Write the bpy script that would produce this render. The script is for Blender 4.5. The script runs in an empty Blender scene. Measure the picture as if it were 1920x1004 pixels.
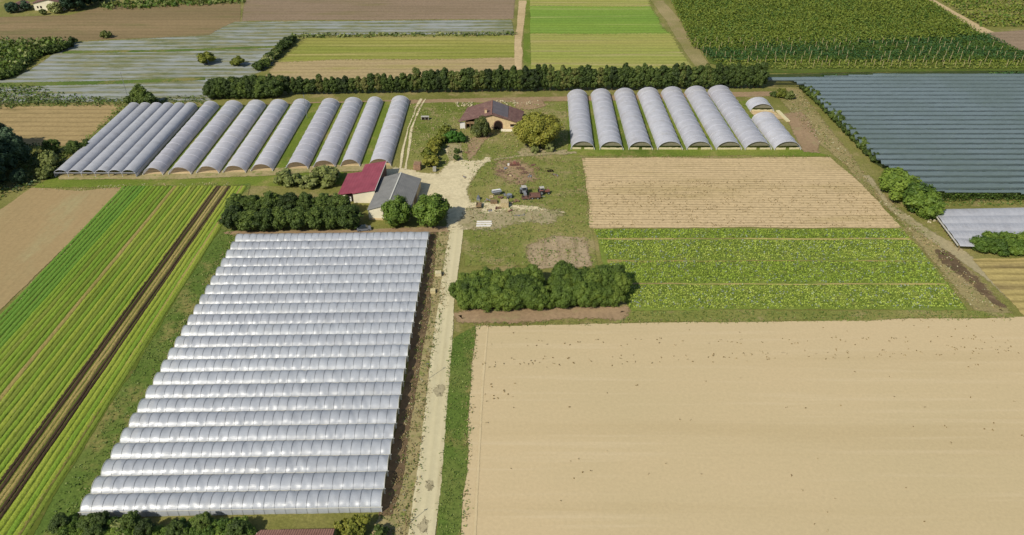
import bpy, bmesh, math, random
import numpy as np
from mathutils import Vector, Matrix
from mathutils.geometry import tessellate_polygon

# ------------------------------------------------------------------ camera, sky, sun
H = 110.0; FPX = 1440.0; PITCH = math.radians(33.6)
scene = bpy.context.scene
camd = bpy.data.cameras.new('camera'); cam = bpy.data.objects.new('camera', camd)
scene.collection.objects.link(cam); scene.camera = cam
cam.location = (0, 0, H); cam.rotation_euler = (math.pi/2 - PITCH, 0, 0)
camd.sensor_width = 36; camd.lens = FPX/1920*36; camd.clip_start = 1; camd.clip_end = 20000

SUN_AZ = math.radians(48); SUN_EL = math.radians(42)      # direction the light travels over the ground; height
world = bpy.data.worlds.new('World'); scene.world = world; world.use_nodes = True
wn = world.node_tree.nodes; wl = world.node_tree.links
bg = wn['Background']; sky = wn.new('ShaderNodeTexSky'); sky.sky_type = 'NISHITA'; sky.sun_disc = False
sky.sun_elevation = SUN_EL; sky.sun_rotation = math.radians(222)
wl.new(sky.outputs[0], bg.inputs[0]); bg.inputs[1].default_value = 0.095
sund = bpy.data.lights.new('sun', 'SUN'); sun = bpy.data.objects.new('sun', sund); scene.collection.objects.link(sun)
sund.energy = 4.0; sund.angle = math.radians(0.5); sund.color = (1.0, 0.95, 0.84)
sd = Vector((math.cos(SUN_AZ)*math.cos(SUN_EL), math.sin(SUN_AZ)*math.cos(SUN_EL), -math.sin(SUN_EL)))
sun.rotation_euler = sd.to_track_quat('-Z', 'Y').to_euler(); sun.location = (0, 0, 200)
scene.view_settings.view_transform = 'Standard'; scene.view_settings.look = 'None'
scene.view_settings.exposure = 0.3; scene.view_settings.gamma = 1
scene.cycles.max_bounces = 6; scene.cycles.transparent_max_bounces = 12
scene.cycles.caustics_reflective = False; scene.cycles.caustics_refractive = False

rng = np.random.default_rng(7); random.seed(7)
C = scene.collection

def at(u, v, z=0.0):
    """ground point (height z) that a pixel of the 1920-wide photograph looks at"""
    a = (u-960)/FPX; b = (v-502)/FPX
    d = (a, math.cos(PITCH)-b*math.sin(PITCH), -math.sin(PITCH)-b*math.cos(PITCH))
    t = (H-z)/-d[2]
    return Vector((d[0]*t, d[1]*t, z))

def lin(h, k=1.0):
    h = h.lstrip('#'); o = []
    for i in (0, 2, 4):
        c = int(h[i:i+2], 16)/255
        o.append((c/12.92 if c <= .04045 else ((c+.055)/1.055)**2.4)*k)
    return (*o, 1.0)

# ------------------------------------------------------------------ materials
class Mat:
    def __init__(s, name):
        s.m = bpy.data.materials.new(name); s.m.use_nodes = True
        s.n = s.m.node_tree.nodes; s.l = s.m.node_tree.links
        s.b = s.n['Principled BSDF']; s.out = s.n['Material Output']
        s._pos = None; s._obj = None
    def node(s, t, **kw):
        n = s.n.new(t)
        for k, v in kw.items(): setattr(n, k, v)
        return n
    def pos(s):
        if s._pos is None: s._pos = s.node('ShaderNodeNewGeometry').outputs['Position']
        return s._pos
    def obj(s):
        if s._obj is None: s._obj = s.node('ShaderNodeTexCoord').outputs['Object']
        return s._obj
    def rand(s): return s.node('ShaderNodeObjectInfo').outputs['Random']
    def put(s, sock, v):
        if isinstance(v, bpy.types.NodeSocket): s.l.new(v, sock)
        else: sock.default_value = v
    def noise(s, scale, stretch=(1, 1, 1), detail=5, rough=.6, seed=0, src=None, dist=0):
        mp = s.node('ShaderNodeMapping'); s.put(mp.inputs[0], src if src is not None else s.pos())
        mp.inputs['Scale'].default_value = stretch; mp.inputs['Location'].default_value = (seed*13.7, seed*7.3, seed*3.1)
        n = s.node('ShaderNodeTexNoise'); s.l.new(mp.outputs[0], n.inputs['Vector'])
        n.inputs['Scale'].default_value = scale; n.inputs['Detail'].default_value = detail
        n.inputs['Roughness'].default_value = rough; n.inputs['Distortion'].default_value = dist
        return n.outputs['Fac']
    def math(s, op, a, b=0.0, c=0.0):
        n = s.node('ShaderNodeMath', operation=op)
        s.put(n.inputs[0], a); s.put(n.inputs[1], b); s.put(n.inputs[2], c)
        return n.outputs[0]
    def step(s, v, lo, hi):
        n = s.node('ShaderNodeMapRange', interpolation_type='SMOOTHSTEP')
        s.put(n.inputs[0], v); n.inputs[1].default_value = lo; n.inputs[2].default_value = hi
        return n.outputs[0]
    def mix(s, f, a, b, mode='MIX'):
        n = s.node('ShaderNodeMix', data_type='RGBA', blend_type=mode)
        s.put(n.inputs[0], f); s.put(n.inputs[6], a); s.put(n.inputs[7], b)
        return n.outputs[2]
    def ramp(s, f, stops):
        n = s.node('ShaderNodeValToRGB'); cr = n.color_ramp
        while len(cr.elements) < len(stops): cr.elements.new(.5)
        for e, (p, c) in zip(cr.elements, stops): e.position = p; e.color = c
        s.put(n.inputs[0], f); return n.outputs[0]
    def axis(s, i, src=None):
        n = s.node('ShaderNodeSeparateXYZ'); s.put(n.inputs[0], src if src is not None else s.pos()); return n.outputs[i]
    def lines(s, ax, period, wob=0.0, wscale=.05, phase=0.0, slope=0.0):
        """0..1 sine stripes across a world axis"""
        v = s.axis(ax)
        if slope: v = s.math('ADD', v, s.math('MULTIPLY', s.axis(1-ax), slope))
        if wob: v = s.math('ADD', v, s.math('MULTIPLY', s.noise(wscale, seed=9), wob))
        v = s.math('SINE', s.math('ADD', s.math('MULTIPLY', v, 2*math.pi/period), phase))
        return s.math('MULTIPLY_ADD', v, .5, .5)
    def done(s, col=None, rough=.9, bump=None, dist=.05, strength=1.0, spec=.15, **kw):
        if col is not None: s.put(s.b.inputs['Base Color'], col)
        s.put(s.b.inputs['Roughness'], rough); s.b.inputs['Specular IOR Level'].default_value = spec
        if bump is not None:
            b = s.node('ShaderNodeBump'); b.inputs['Distance'].default_value = dist; b.inputs['Strength'].default_value = strength
            s.put(b.inputs['Height'], bump); s.l.new(b.outputs[0], s.b.inputs['Normal'])
        for k, v in kw.items(): s.put(s.b.inputs[k.replace('_', ' ')], v)
        return s.m
    def edge(s, soft=.12, scale=.8):
        """ragged border: the patch thins out over its outer ring"""
        a = s.node('ShaderNodeAttribute', attribute_name='edge').outputs['Fac']
        f = s.math('ADD', a, s.math('MULTIPLY_ADD', s.noise(scale, detail=6, rough=.7, seed=4), 1.3, -.65))
        s.put(s.b.inputs['Alpha'], s.step(f, .5-soft, .5+soft))
        return s

def K(h, k=.8): return lin(h, k)

def soil(name, a, b, c=None, row_ax=None, period=1.5, rows=.25, big=.02, stretch=(1, 1, 1), spots=None, spot_th=.68, slope=0.0, grain=1.2, edge=True, bs=.5, gr=.75):
    m = Mat(name)
    if edge: m.edge()
    n1 = m.noise(big, stretch, 6, .6, 1); n2 = m.noise(grain, (1, 1, 1), 4, .7, 2)
    col = m.ramp(n1, [(.3, K(a)), (.7, K(b))])
    if c: col = m.mix(m.step(m.noise(big*3.3, stretch, 6, .65, 3), .5, .72), col, K(c))
    col = m.mix(gr, col, m.ramp(n2, [(.3, (.72, .72, .72, 1)), (.7, (1.22, 1.22, 1.22, 1))]), 'MULTIPLY')
    hgt = n2
    if row_ax is not None:
        l = m.lines(row_ax, period, .5, slope=slope)
        st = (.03, 1, 1) if row_ax == 1 else (1, .03, 1)
        ln = m.math('MULTIPLY', l, m.noise(.9, st, 5, .7, 5))
        col = m.mix(m.math('MULTIPLY', m.step(ln, .25, .6), rows), col, (.35, .33, .28, 1), 'MULTIPLY')
        hgt = m.math('ADD', n2, l)
    if spots:
        col = m.mix(m.step(m.noise(.9, (.7, 1.6, 1) , 3, .6, 6), spot_th, spot_th+.05), col, K(spots))
    return m.done(col, .95, hgt, .06, bs)

def grass(name, a, b, c, dry=None, big=.03, edge=True):
    m = Mat(name)
    if edge: m.edge()
    col = m.ramp(m.noise(big, detail=8, rough=.65, seed=1), [(.32, K(a)), (.5, K(b)), (.66, K(c))])
    if dry: col = m.mix(m.math('MULTIPLY', m.step(m.noise(.11, detail=7, rough=.7, seed=5), .5, .66), .8), col, K(dry))
    n2 = m.noise(1.6, detail=5, rough=.75, seed=2)
    col = m.mix(.85, col, m.ramp(n2, [(.28, (.55, .58, .5, 1)), (.72, (1.4, 1.36, 1.3, 1))]), 'MULTIPLY')
    return m.done(col, .95, n2, .18, .8)

def plain(name, h, k=.8, rough=.7, spec=.3, metallic=0.0, var=.25, scale=1.5):
    m = Mat(name)
    n = m.noise(scale, detail=6, rough=.7, src=m.obj())
    col = m.mix(1.0, K(h, k), m.ramp(n, [(.3, (1-var, 1-var, 1-var, 1)), (.7, (1+var, 1+var, 1+var, 1))]), 'MULTIPLY')
    return m.done(col, rough, n, .02, .3, spec, Metallic=metallic)

def leaf(name, cols, k=.8, rand=.35, kk=1.45):
    k = k*kk
    m = Mat(name)
    n = m.noise(.45, detail=4, rough=.7, src=m.pos(), seed=2)
    f = m.math('ADD', m.math('MULTIPLY', n, 1-rand+.2), m.math('MULTIPLY_ADD', m.rand(), rand, -.1))
    st = [(.25+.5*i/(len(cols)-1), K(c, k)) for i, c in enumerate(cols)]
    col = m.ramp(f, st)
    m.done(col, .6, spec=.25)
    t = m.node('ShaderNodeBsdfTranslucent'); m.put(t.inputs[0], col)
    mx = m.node('ShaderNodeMixShader'); mx.inputs[0].default_value = .22
    m.l.new(m.b.outputs[0], mx.inputs[1]); m.l.new(t.outputs[0], mx.inputs[2]); m.l.new(mx.outputs[0], m.out.inputs[0])
    return m.m

def film(name, h, k, rough, see=.1, spec=.5, wr=1.0, dirt='#8f8c80', tr=.3, wst=(.5, 2.2, 2.2), wsc=1.1):
    m = Mat(name)
    n = m.noise(.35, (1, 1, 1), 5, .65, 1)
    col = m.mix(m.step(m.noise(.25, detail=7, rough=.7, seed=3), .48, .8), K(h, k), K(dirt, k))
    col = m.mix(1.0, col, m.ramp(m.rand(), [(0, (.9, .9, .91, 1)), (1, (1.06, 1.06, 1.05, 1))]), 'MULTIPLY')
    col = m.mix(.8, col, m.ramp(n, [(.3, (.86, .86, .87, 1)), (.7, (1.1, 1.1, 1.1, 1))]), 'MULTIPLY')
    w = m.math('ADD', m.noise(wsc, wst, 5, .65, 7), m.math('MULTIPLY', m.noise(.6, detail=3, seed=8), .8))
    m.done(col, rough, w, .22*wr, .6, spec)
    tl = m.node('ShaderNodeBsdfTranslucent'); m.put(tl.inputs[0], col); m2 = m.node('ShaderNodeMixShader'); m2.inputs[0].default_value = tr
    m.l.new(m.b.outputs[0], m2.inputs[1]); m.l.new(tl.outputs[0], m2.inputs[2])
    t = m.node('ShaderNodeBsdfTransparent'); mx = m.node('ShaderNodeMixShader'); mx.inputs[0].default_value = see
    m.l.new(m2.outputs[0], mx.inputs[1]); m.l.new(t.outputs[0], mx.inputs[2]); m.l.new(mx.outputs[0], m.out.inputs[0])
    return m.m

# ------------------------------------------------------------------ object helpers
def tag(o, label=None, cat=None, group=None, kind=None):
    if label: o['label'] = label
    if cat: o['category'] = cat
    if group: o['group'] = group
    if kind: o['kind'] = kind
    return o
def empty(name, loc, rz=0.0):
    o = bpy.data.objects.new(name, None); C.objects.link(o); o.location = loc; o.rotation_euler = (0, 0, rz); return o
def mesh_np(name, V, F, mats, mi=None, smooth=False, attr=None):
    """F: array (n,k) of indices"""
    V = np.asarray(V, dtype=np.float32); F = np.asarray(F, dtype=np.int32)
    me = bpy.data.meshes.new(name)
    me.vertices.add(len(V)); me.vertices.foreach_set('co', V.ravel())
    k = F.shape[1]; me.loops.add(F.size); me.loops.foreach_set('vertex_index', F.ravel())
    me.polygons.add(len(F)); me.polygons.foreach_set('loop_start', np.arange(0, F.size, k, dtype=np.int32))
    me.polygons.foreach_set('loop_total', np.full(len(F), k, dtype=np.int32))
    for m in (mats if isinstance(mats, (list, tuple)) else [mats]): me.materials.append(m)
    if mi is not None: me.polygons.foreach_set('material_index', np.asarray(mi, dtype=np.int32))
    if smooth: me.polygons.foreach_set('use_smooth', np.ones(len(F), dtype=bool))
    if attr is not None:
        a = me.attributes.new('edge', 'FLOAT', 'POINT'); a.data.foreach_set('value', np.asarray(attr, dtype=np.float32))
    me.update(calc_edges=True); me.validate()
    return me
def link(name, me, parent=None, loc=None):
    o = bpy.data.objects.new(name, me); C.objects.link(o)
    if parent: o.parent = parent
    if loc is not None: o.location = loc
    return o
class MB:
    def __init__(s): s.v = []; s.f = []; s.m = []
    def add(s, vs, fs, mi=0):
        o = len(s.v); s.v += [tuple(p) for p in vs]; s.f += [tuple(i+o for i in f) for f in fs]; s.m += [mi]*len(fs); return s
    def box(s, c, d, rz=0.0, mi=0, M=None):
        cx, cy, cz = c; dx, dy, dz = d[0]/2, d[1]/2, d[2]/2
        vs = []
        for x in (-dx, dx):
            for y in (-dy, dy):
                for z in (-dz, dz):
                    vs.append((cx+x*math.cos(rz)-y*math.sin(rz), cy+x*math.sin(rz)+y*math.cos(rz), cz+z))
        return s.add(vs, [(0, 1, 3, 2), (4, 6, 7, 5), (0, 4, 5, 1), (2, 3, 7, 6), (0, 2, 6, 4), (1, 5, 7, 3)], mi)
    def tube(s, a, b, r, n=6, r2=None, mi=0, caps=True):
        a = Vector(a); b = Vector(b); d = (b-a).normalized(); u = d.orthogonal().normalized(); w = d.cross(u); r2 = r if r2 is None else r2
        vs = [tuple(a+(u*math.cos(t)+w*math.sin(t))*r) for t in [2*math.pi*i/n for i in range(n)]]
        vs += [tuple(b+(u*math.cos(t)+w*math.sin(t))*r2) for t in [2*math.pi*i/n for i in range(n)]]
        fs = [(i, (i+1) % n, n+(i+1) % n, n+i) for i in range(n)]
        if caps: fs += [tuple(range(n))[::-1], tuple(range(n, 2*n))]
        return s.add(vs, fs, mi)
    def prism(s, top, bot, mi=0):
        n = len(top); fs = [tuple(range(n)), tuple(range(n, 2*n))[::-1]] + [(i, n+i, n+(i+1) % n, (i+1) % n) for i in range(n)]
        return s.add(list(top)+list(bot), fs, mi)
    def build(s, name, mats, parent=None, smooth=False):
        me = bpy.data.meshes.new(name); me.from_pydata(s.v, [], s.f)
        for m in (mats if isinstance(mats, (list, tuple)) else [mats]): me.materials.append(m)
        me.polygons.foreach_set('material_index', s.m)
        bm = bmesh.new(); bm.from_mesh(me); bmesh.ops.recalc_face_normals(bm, faces=bm.faces); bm.to_mesh(me); bm.free()
        if smooth: me.polygons.foreach_set('use_smooth', [True]*len(me.polygons))
        me.update(); return link(name, me, parent)
def copy_tree(o, parent=None):
    c = o.copy(); C.objects.link(c)
    if parent: c.parent = parent
    for ch in list(o.children): copy_tree(ch, c)
    return c

def poly_px(pts): return [at(u, v)[:2] for u, v in pts]
def resample(P, step):
    out = []
    for i in range(len(P)):
        a = np.array(P[i]); b = np.array(P[(i+1) % len(P)]); n = max(1, int(np.linalg.norm(b-a)/step))
        for k in range(n): out.append(a+(b-a)*k/n)
    return np.array(out)
def smooth_noise(n, cells, g):
    x = g.normal(size=cells+1); x[-1] = x[0]; t = np.linspace(0, cells, n, endpoint=False); i = t.astype(int); f = t-i; f = f*f*(3-2*f)
    return x[i]*(1-f)+x[i+1]*f
LAYER = [0]
def patch(name, P, mat, jit=.35, ring=1.0, step=1.2, label=None, cat=None, kind='structure', z=None):
    g = np.random.default_rng(len(P)*7+LAYER[0]); LAYER[0] += 1
    z = z if z is not None else .02+.0025*LAYER[0]
    A = np.array(P); area = .5*np.sum(A[:, 0]*np.roll(A[:, 1], -1)-np.roll(A[:, 0], -1)*A[:, 1])
    if area < 0: P = P[::-1]
    R = resample(P, step); n = len(R)
    T = np.roll(R, -1, 0)-np.roll(R, 1, 0); N = np.stack([T[:, 1], -T[:, 0]], 1); N /= np.linalg.norm(N, axis=1)[:, None]+1e-9
    d = jit*(smooth_noise(n, max(3, n//12), g)*.7+smooth_noise(n, max(3, n//4), g)*.4)
    I = R+N*(d-ring*.5)[:, None]; O = R+N*(d+ring*.5)[:, None]
    tri = tessellate_polygon([[Vector((x, y, 0)) for x, y in I]])
    V = [(x, y, z) for x, y in I]+[(x, y, z-.001) for x, y in O]
    F = [tuple(t) for t in tri]+[(i, n+i, n+(i+1) % n) for i in range(n)]+[(i, n+(i+1) % n, (i+1) % n) for i in range(n)]
    me = mesh_np(name, V, np.array(F), mat, attr=[1.0]*n+[0.0]*n)
    bm = bmesh.new(); bm.from_mesh(me)
    for f in bm.faces:
        if f.normal.z < 0: f.normal_flip()
    bm.to_mesh(me); bm.free()
    o = link(name, me)
    if label: tag(o, label, cat)
    o['kind'] = kind
    return o
def strip(pts, w):
    """polygon along a centre line of ground points; w: width or list"""
    P = [np.array(p[:2]) for p in pts]; w = w if isinstance(w, (list, tuple)) else [w]*len(P)
    L = []; R = []
    for i, p in enumerate(P):
        t = P[min(i+1, len(P)-1)]-P[max(i-1, 0)]; t = t/np.linalg.norm(t); nrm = np.array([-t[1], t[0]])
        L.append(tuple(p+nrm*w[i]/2)); R.append(tuple(p-nrm*w[i]/2))
    return L+R[::-1]
def inside(P, X):
    P = np.array(P); r = np.zeros(len(X), bool); j = len(P)-1
    for i in range(len(P)):
        xi, yi = P[i]; xj, yj = P[j]
        c = ((yi > X[:, 1]) != (yj > X[:, 1])) & (X[:, 0] < (xj-xi)*(X[:, 1]-yi)/(yj-yi+1e-12)+xi)
        r ^= c; j = i
    return r
def pts_in(P, dens, g):
    A = np.array(P); lo = A.min(0); hi = A.max(0); n = int((hi-lo).prod()*dens); X = lo+g.random((n, 2))*(hi-lo)
    return X[inside(P, X)]
def rows_in(P, ax, pitch, along, g, jit=.1, ang=0.0):
    """points on parallel rows; ax=0: rows run along x"""
    A = np.array(P); lo = A.min(0); hi = A.max(0); o = 1-ax
    r = np.arange(lo[o], hi[o], pitch); a = np.arange(lo[ax], hi[ax], along); R, Q = np.meshgrid(r, a)
    X = np.zeros((R.size, 2)); X[:, o] = R.ravel(); X[:, ax] = Q.ravel(); X += g.normal(size=X.shape)*jit
    X[:, o] += ang*(X[:, ax]-lo[ax])
    return X[inside(P, X)]
def quads(Cn, size, g, up=.5, nrm=None, asp=.6):
    """leaf-sized quads at centres Cn (n,3)"""
    n = len(Cn)
    N = g.normal(size=(n, 3)) if nrm is None else nrm+g.normal(size=(n, 3))*.55
    N[:, 2] += up; N /= np.linalg.norm(N, axis=1)[:, None]+1e-9
    T = np.cross(N, g.normal(size=(n, 3))); T /= np.linalg.norm(T, axis=1)[:, None]+1e-9; B = np.cross(N, T)
    s = (np.asarray(size)*(.6+.8*g.random(n)))[:, None]*.5
    V = np.stack([Cn-T*s-B*s*asp*.5, Cn+T*s*.2-B*s*asp, Cn+T*s+B*s*asp*.4, Cn-T*s*.3+B*s*asp], 1).reshape(-1, 3)
    return V, np.arange(4*n).reshape(-1, 4)
def tufts(name, X, size, hgt, mats, per=4, spread=.3, up=.8, label=None, cat=None, kind='stuff', zb=0.05, parent=None, weights=None, seed=1):
    zb = zb+.13
    g = np.random.default_rng(seed); n = len(X); idx = np.repeat(np.arange(n), per); m = len(idx)
    r = g.random(m); Cn = np.zeros((m, 3)); Cn[:, :2] = X[idx]+g.normal(size=(m, 2))*spread; Cn[:, 2] = zb+r*hgt
    V, F = quads(Cn, size, g, up)
    k = len(mats) if isinstance(mats, (list, tuple)) else 1
    w = weights or [1/k]*k
    mi = np.repeat(g.choice(k, size=n, p=w), per)
    o = link(name, mesh_np(name, V, F, mats, mi), parent)
    if label: tag(o, label, cat)
    if kind and not parent: o['kind'] = kind
    return o

# ------------------------------------------------------------------ trees
def crown_arrays(seed, r, h, base, n, size, shape='round', lobes=40, ry=None):
    g = np.random.default_rng(seed); ry = ry or r
    D = g.normal(size=(lobes, 3)); D /= np.linalg.norm(D, axis=1)[:, None]
    rad = .35+.5*g.random(lobes)**.6
    zc = (h+base)/2; rz = (h-base)/2
    L = D*rad[:, None]
    if shape == 'cone':
        t = (L[:, 2]+1)/2; L[:, :2] *= (1.25-.85*t)[:, None]
    if shape == 'column':
        L[:, 2] = g.uniform(-.9, .88, lobes); f = .75*np.sqrt(np.clip(1-np.abs(L[:, 2])**3, 0, 1)); a = g.uniform(0, 6.28, lobes); L[:, 0] = np.cos(a)*f*rad*1.1; L[:, 1] = np.sin(a)*f*rad*1.1
    if lobes >= 80: L *= ((.52+.3*g.random(lobes))/np.maximum(rad, .3))[:, None]
    LC = L*[r, ry, rz]+[0, 0, zc]; LR = r*((.17+.15*g.random(lobes)) if lobes >= 80 else (.24+.22*g.random(lobes)))
    k = g.integers(0, lobes, n); d = g.normal(size=(n, 3)); d[:, 2] += .25; d += L[k]*1.1; d /= np.linalg.norm(d, axis=1)[:, None]
    P = LC[k]+d*(LR[k]*(.7+.4*g.random(n)))[:, None]
    P[:, 2] = np.maximum(P[:, 2], base*.6+.15)
    V, F = quads(P, size, g, .25, d*1.1, .75)
    return V, F, LC, LR
def core_blobs(LC, LR, k=.82):
    bm = bmesh.new()
    for c, r in zip(LC, LR):
        bmesh.ops.create_icosphere(bm, subdivisions=1, radius=float(r*k), matrix=Matrix.Translation(Vector(c)))
    V = np.array([v.co[:] for v in bm.verts]); F = np.array([[v.index for v in f.verts] for f in bm.faces]); bm.free()
    return V, F
TREE_CACHE = {}
def tree_mesh(key, r, h, base, n, size, shape, mat, seed, lobes=40):
    V, F, LC, LR = crown_arrays(seed, r, h, base, n, size, shape, lobes)
    CV, CF = core_blobs(LC, LR)
    CQ = np.concatenate([CF, CF[:, 2:3]], 1)
    me = bpy.data.meshes.new('crown')
    AV = np.concatenate([V, CV]); me.vertices.add(len(AV)); me.vertices.foreach_set('co', AV.astype(np.float32).ravel())
    loops = np.concatenate([F.ravel(), (CF+len(V)).ravel()]).astype(np.int32)
    me.loops.add(len(loops)); me.loops.foreach_set('vertex_index', loops)
    ls = np.concatenate([np.arange(len(F))*4, len(F)*4+np.arange(len(CF))*3]).astype(np.int32)
    me.polygons.add(len(ls)); me.polygons.foreach_set('loop_start', ls)
    me.polygons.foreach_set('loop_total', np.concatenate([np.full(len(F), 4), np.full(len(CF), 3)]).astype(np.int32))
    me.materials.append(mat); me.update(calc_edges=True)
    tm = MB(); g = random.Random(seed); tr = max(.12, r*.07)
    tm.tube((0, 0, -.1), (0, 0, base+.25*(h-base)), tr*1.3, 8, tr*.8)
    tm.tube((0, 0, base+.25*(h-base)), (0, 0, h*.8), tr*.8, 6, tr*.25)
    for i in range(5):
        a = g.uniform(0, 6.28); z0 = base+(h-base)*g.uniform(.1, .4)
        tm.tube((0, 0, z0), (math.cos(a)*r*.55, math.sin(a)*r*.55, z0+(h-z0)*.45), tr*.5, 5, tr*.15)
    t = tm.build('trunk', BARK); tme = t.data; bpy.data.objects.remove(t)
    TREE_CACHE[key] = (me, tme)
    return TREE_CACHE[key]
def tree(name, keys, x, y, s=1.0, label='', cat='tree', group=None, sz=None, z=0.0):
    key = random.choice(keys) if isinstance(keys, list) else keys
    me, tme = TREE_CACHE[key]
    t = empty(name, (x, y, z), random.uniform(0, 6.28)); t.scale = (s*random.uniform(.92, 1.08), s*random.uniform(.92, 1.08), sz or s*random.uniform(.9, 1.08))
    tag(t, label, cat, group)
    link('crown', me, t); link('trunk', tme, t)
    return t

BARK = plain('bark', '#5c5040', .8, .9, .1)
L_DARK = leaf('dark_leaves', ['#2c3818', '#435222', '#5c6a2c'])
L_WIND = leaf('windbreak_leaves', ['#253016', '#3a481e', '#4e5c28', '#646234'], .8, .4)
L_MID = leaf('green_leaves', ['#34481a', '#4d6222', '#6b7c2e'])
L_COP = leaf('copse_leaves', ['#3c4c20', '#526426', '#68762e'])
L_YEL = leaf('yellowing_leaves', ['#4e561c', '#686c26', '#7e7a30'], .82)
L_BRIGHT = leaf('bright_leaves', ['#345618', '#446e24', '#567e2e'], .6)
L_BLUE = leaf('bluish_leaves', ['#1e2e1e', '#31452e', '#4a5c40'])
L_OLIVE = leaf('olive_leaves', ['#4a5224', '#69703a', '#8a8c58'])

# ------------------------------------------------------------------ ground sheets
G_BASE = grass('dry_grass', '#6c6e34', '#7b7a40', '#8d8650', '#9c8c62', edge=False)
G_GREEN = grass('green_grass', '#4a6024', '#5e7230', '#7a7c44', '#8f8450')
G_LUSH = grass('lush_grass', '#586824', '#6c7c2c', '#80863c', '#928a50')
G_YARD = grass('yard_grass', '#68722f', '#7c8040', '#928a54', '#a09068')
G_DRYP = grass('dry_slope', '#7c7a40', '#91865a', '#a4946a', '#9c8a66')
mt_ = Mat('tan_soil').edge()
c1 = mt_.ramp(mt_.noise(.012, (1, 1.3, 1), 6, .6, 1), [(.35, K('#c2af86')), (.6, K('#c9b38a'))])
c1 = mt_.mix(mt_.math('MULTIPLY', mt_.step(mt_.noise(.12, (.035, 1, 1), 5, .6, 3), .5, .7), .55), c1, K('#bba67c'))
c1 = mt_.mix(mt_.math('MULTIPLY', mt_.step(mt_.noise(.5, (.04, 1, 1), 4, .6, 5), .52, .75), .5), c1, K('#d0bc96'))
c1 = mt_.mix(.3, c1, mt_.ramp(mt_.noise(1.6, detail=4, rough=.75, seed=2), [(.3, (.75, .75, .75, 1)), (.7, (1.2, 1.2, 1.2, 1))]), 'MULTIPLY')
S_TAN = mt_.done(c1, .95, mt_.noise(1.6, detail=4, rough=.75, seed=2), .05, .15)
S_TANA = soil('tilled_soil', '#c2aa7e', '#cdb48a', '#b8a274', 1, 1.5, .55, .02, (.3, 1.5, 1), '#8f7c52', .66, slope=.012, bs=.25)
S_TANL = soil('left_tan_soil', '#9c8a60', '#a68e64', '#a4976c', 0, 2.2, .06, .02, (1, .4, 1), bs=.12, gr=.4)
S_TANF = soil('far_tan_soil', '#a08a5e', '#ae9666', '#8e7c50', 1, 4.0, .4, .03, (.3, 1, 1))
S_BROWN = soil('brown_ploughed_soil', '#7c6c4a', '#96805c', '#787046', 1, 5, .22, .025, (.25, 1.4, 1))
S_MAUVE = soil('mauve_ploughed_soil', '#86745a', '#9a846c', '#80744e', 1, 5, .22, .025, (.25, 1.4, 1))
S_YG = soil('yellowing_stubble', '#808a34', '#a09850', '#b0a266', 1, 4.5, .4, .035, (.07, 1.6, 1))
S_YGT = soil('stubble_soil', '#a8956a', '#b29c70', '#a09656', 1, 4.0, .3, .03, (.2, 1.4, 1))
S_BG = soil('bright_young_crop', '#6c8c34', '#869c3e', '#9ea45c', 1, 4.0, .3, .03, (.06, 1.6, 1))
S_YG2 = soil('mixed_young_crop', '#8c9a40', '#a69c58', '#b2a272', 1, 4.0, .35, .035, (.07, 1.6, 1))
S_RED = soil('bare_brown_earth', '#90785a', '#a68c6c', '#988a62', None, 1, 0, .08)
S_DARK = soil('dark_soil_and_film_shade', '#5e4e3a', '#746046', '#806c50', None, 1, 0, .1)  # ditch soil, also the tone of the painted shadow beside the greenhouse
S_GRAV = soil('pale_gravel', '#cdbf98', '#d8c9a2', '#c0b28c', None, 1, 0, .05)
S_ROAD = soil('packed_gravel', '#c8bc94', '#d2c6a0', '#bcae86', 0, 1.7, .10, .06, (1.5, .25, 1), gr=.2)
S_VERGE = soil('dry_verge', '#968a5c', '#aa9a70', '#74803a', None, 1, 0, .15)
S_BEIGE = soil('worn_yard_ground', '#9e926c', '#ac9e7a', '#7e7e4a', None, 1, 0, .06)
S_X = None
S_STRIP = soil('strip_field', '#b09e62', '#b8a468', '#8a7850', 1, 3.0, .6, .05, (.15, 1.4, 1))

m = Mat('mulch_film_rows').edge()
rown = m.noise(.3, (.09, 3.0, 1), 8, .8, 1); patchn = m.noise(.03, (.8, 1.6, 1), 8, .75, 3); row2 = m.lines(1, 5.2, .6, slope=-.012)
weed = m.ramp(m.noise(.3, (.5, 1.5, 1), 5, .7, 6), [(.35, K('#626a40')), (.65, K('#8c8862'))])
plas = m.ramp(m.noise(.5, (.12, 2.5, 1), 5, .7, 8), [(.35, K('#82867f')), (.7, K('#b0b2ae'))])
f = m.math('ADD', m.math('ADD', m.math('MULTIPLY', rown, .55), m.math('MULTIPLY', patchn, .5)), m.math('MULTIPLY', row2, .07))
M_MULCH = m.done(m.mix(m.step(f, .50, .60), plas, weed), .8, rown, .1, .5)

base = mesh_np('ground', [(-6000, -3000, 0), (6000, -3000, 0), (6000, 9000, 0), (-6000, 9000, 0)], [(0, 1, 2, 3)], G_BASE)
tag(link('ground', base), 'dry olive grass ground between the fields', 'ground', kind='structure')

def fieldp(name, px, mat, label, cat, **kw): return patch(name, poly_px(px), mat, label=label, cat=cat, **kw)
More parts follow.
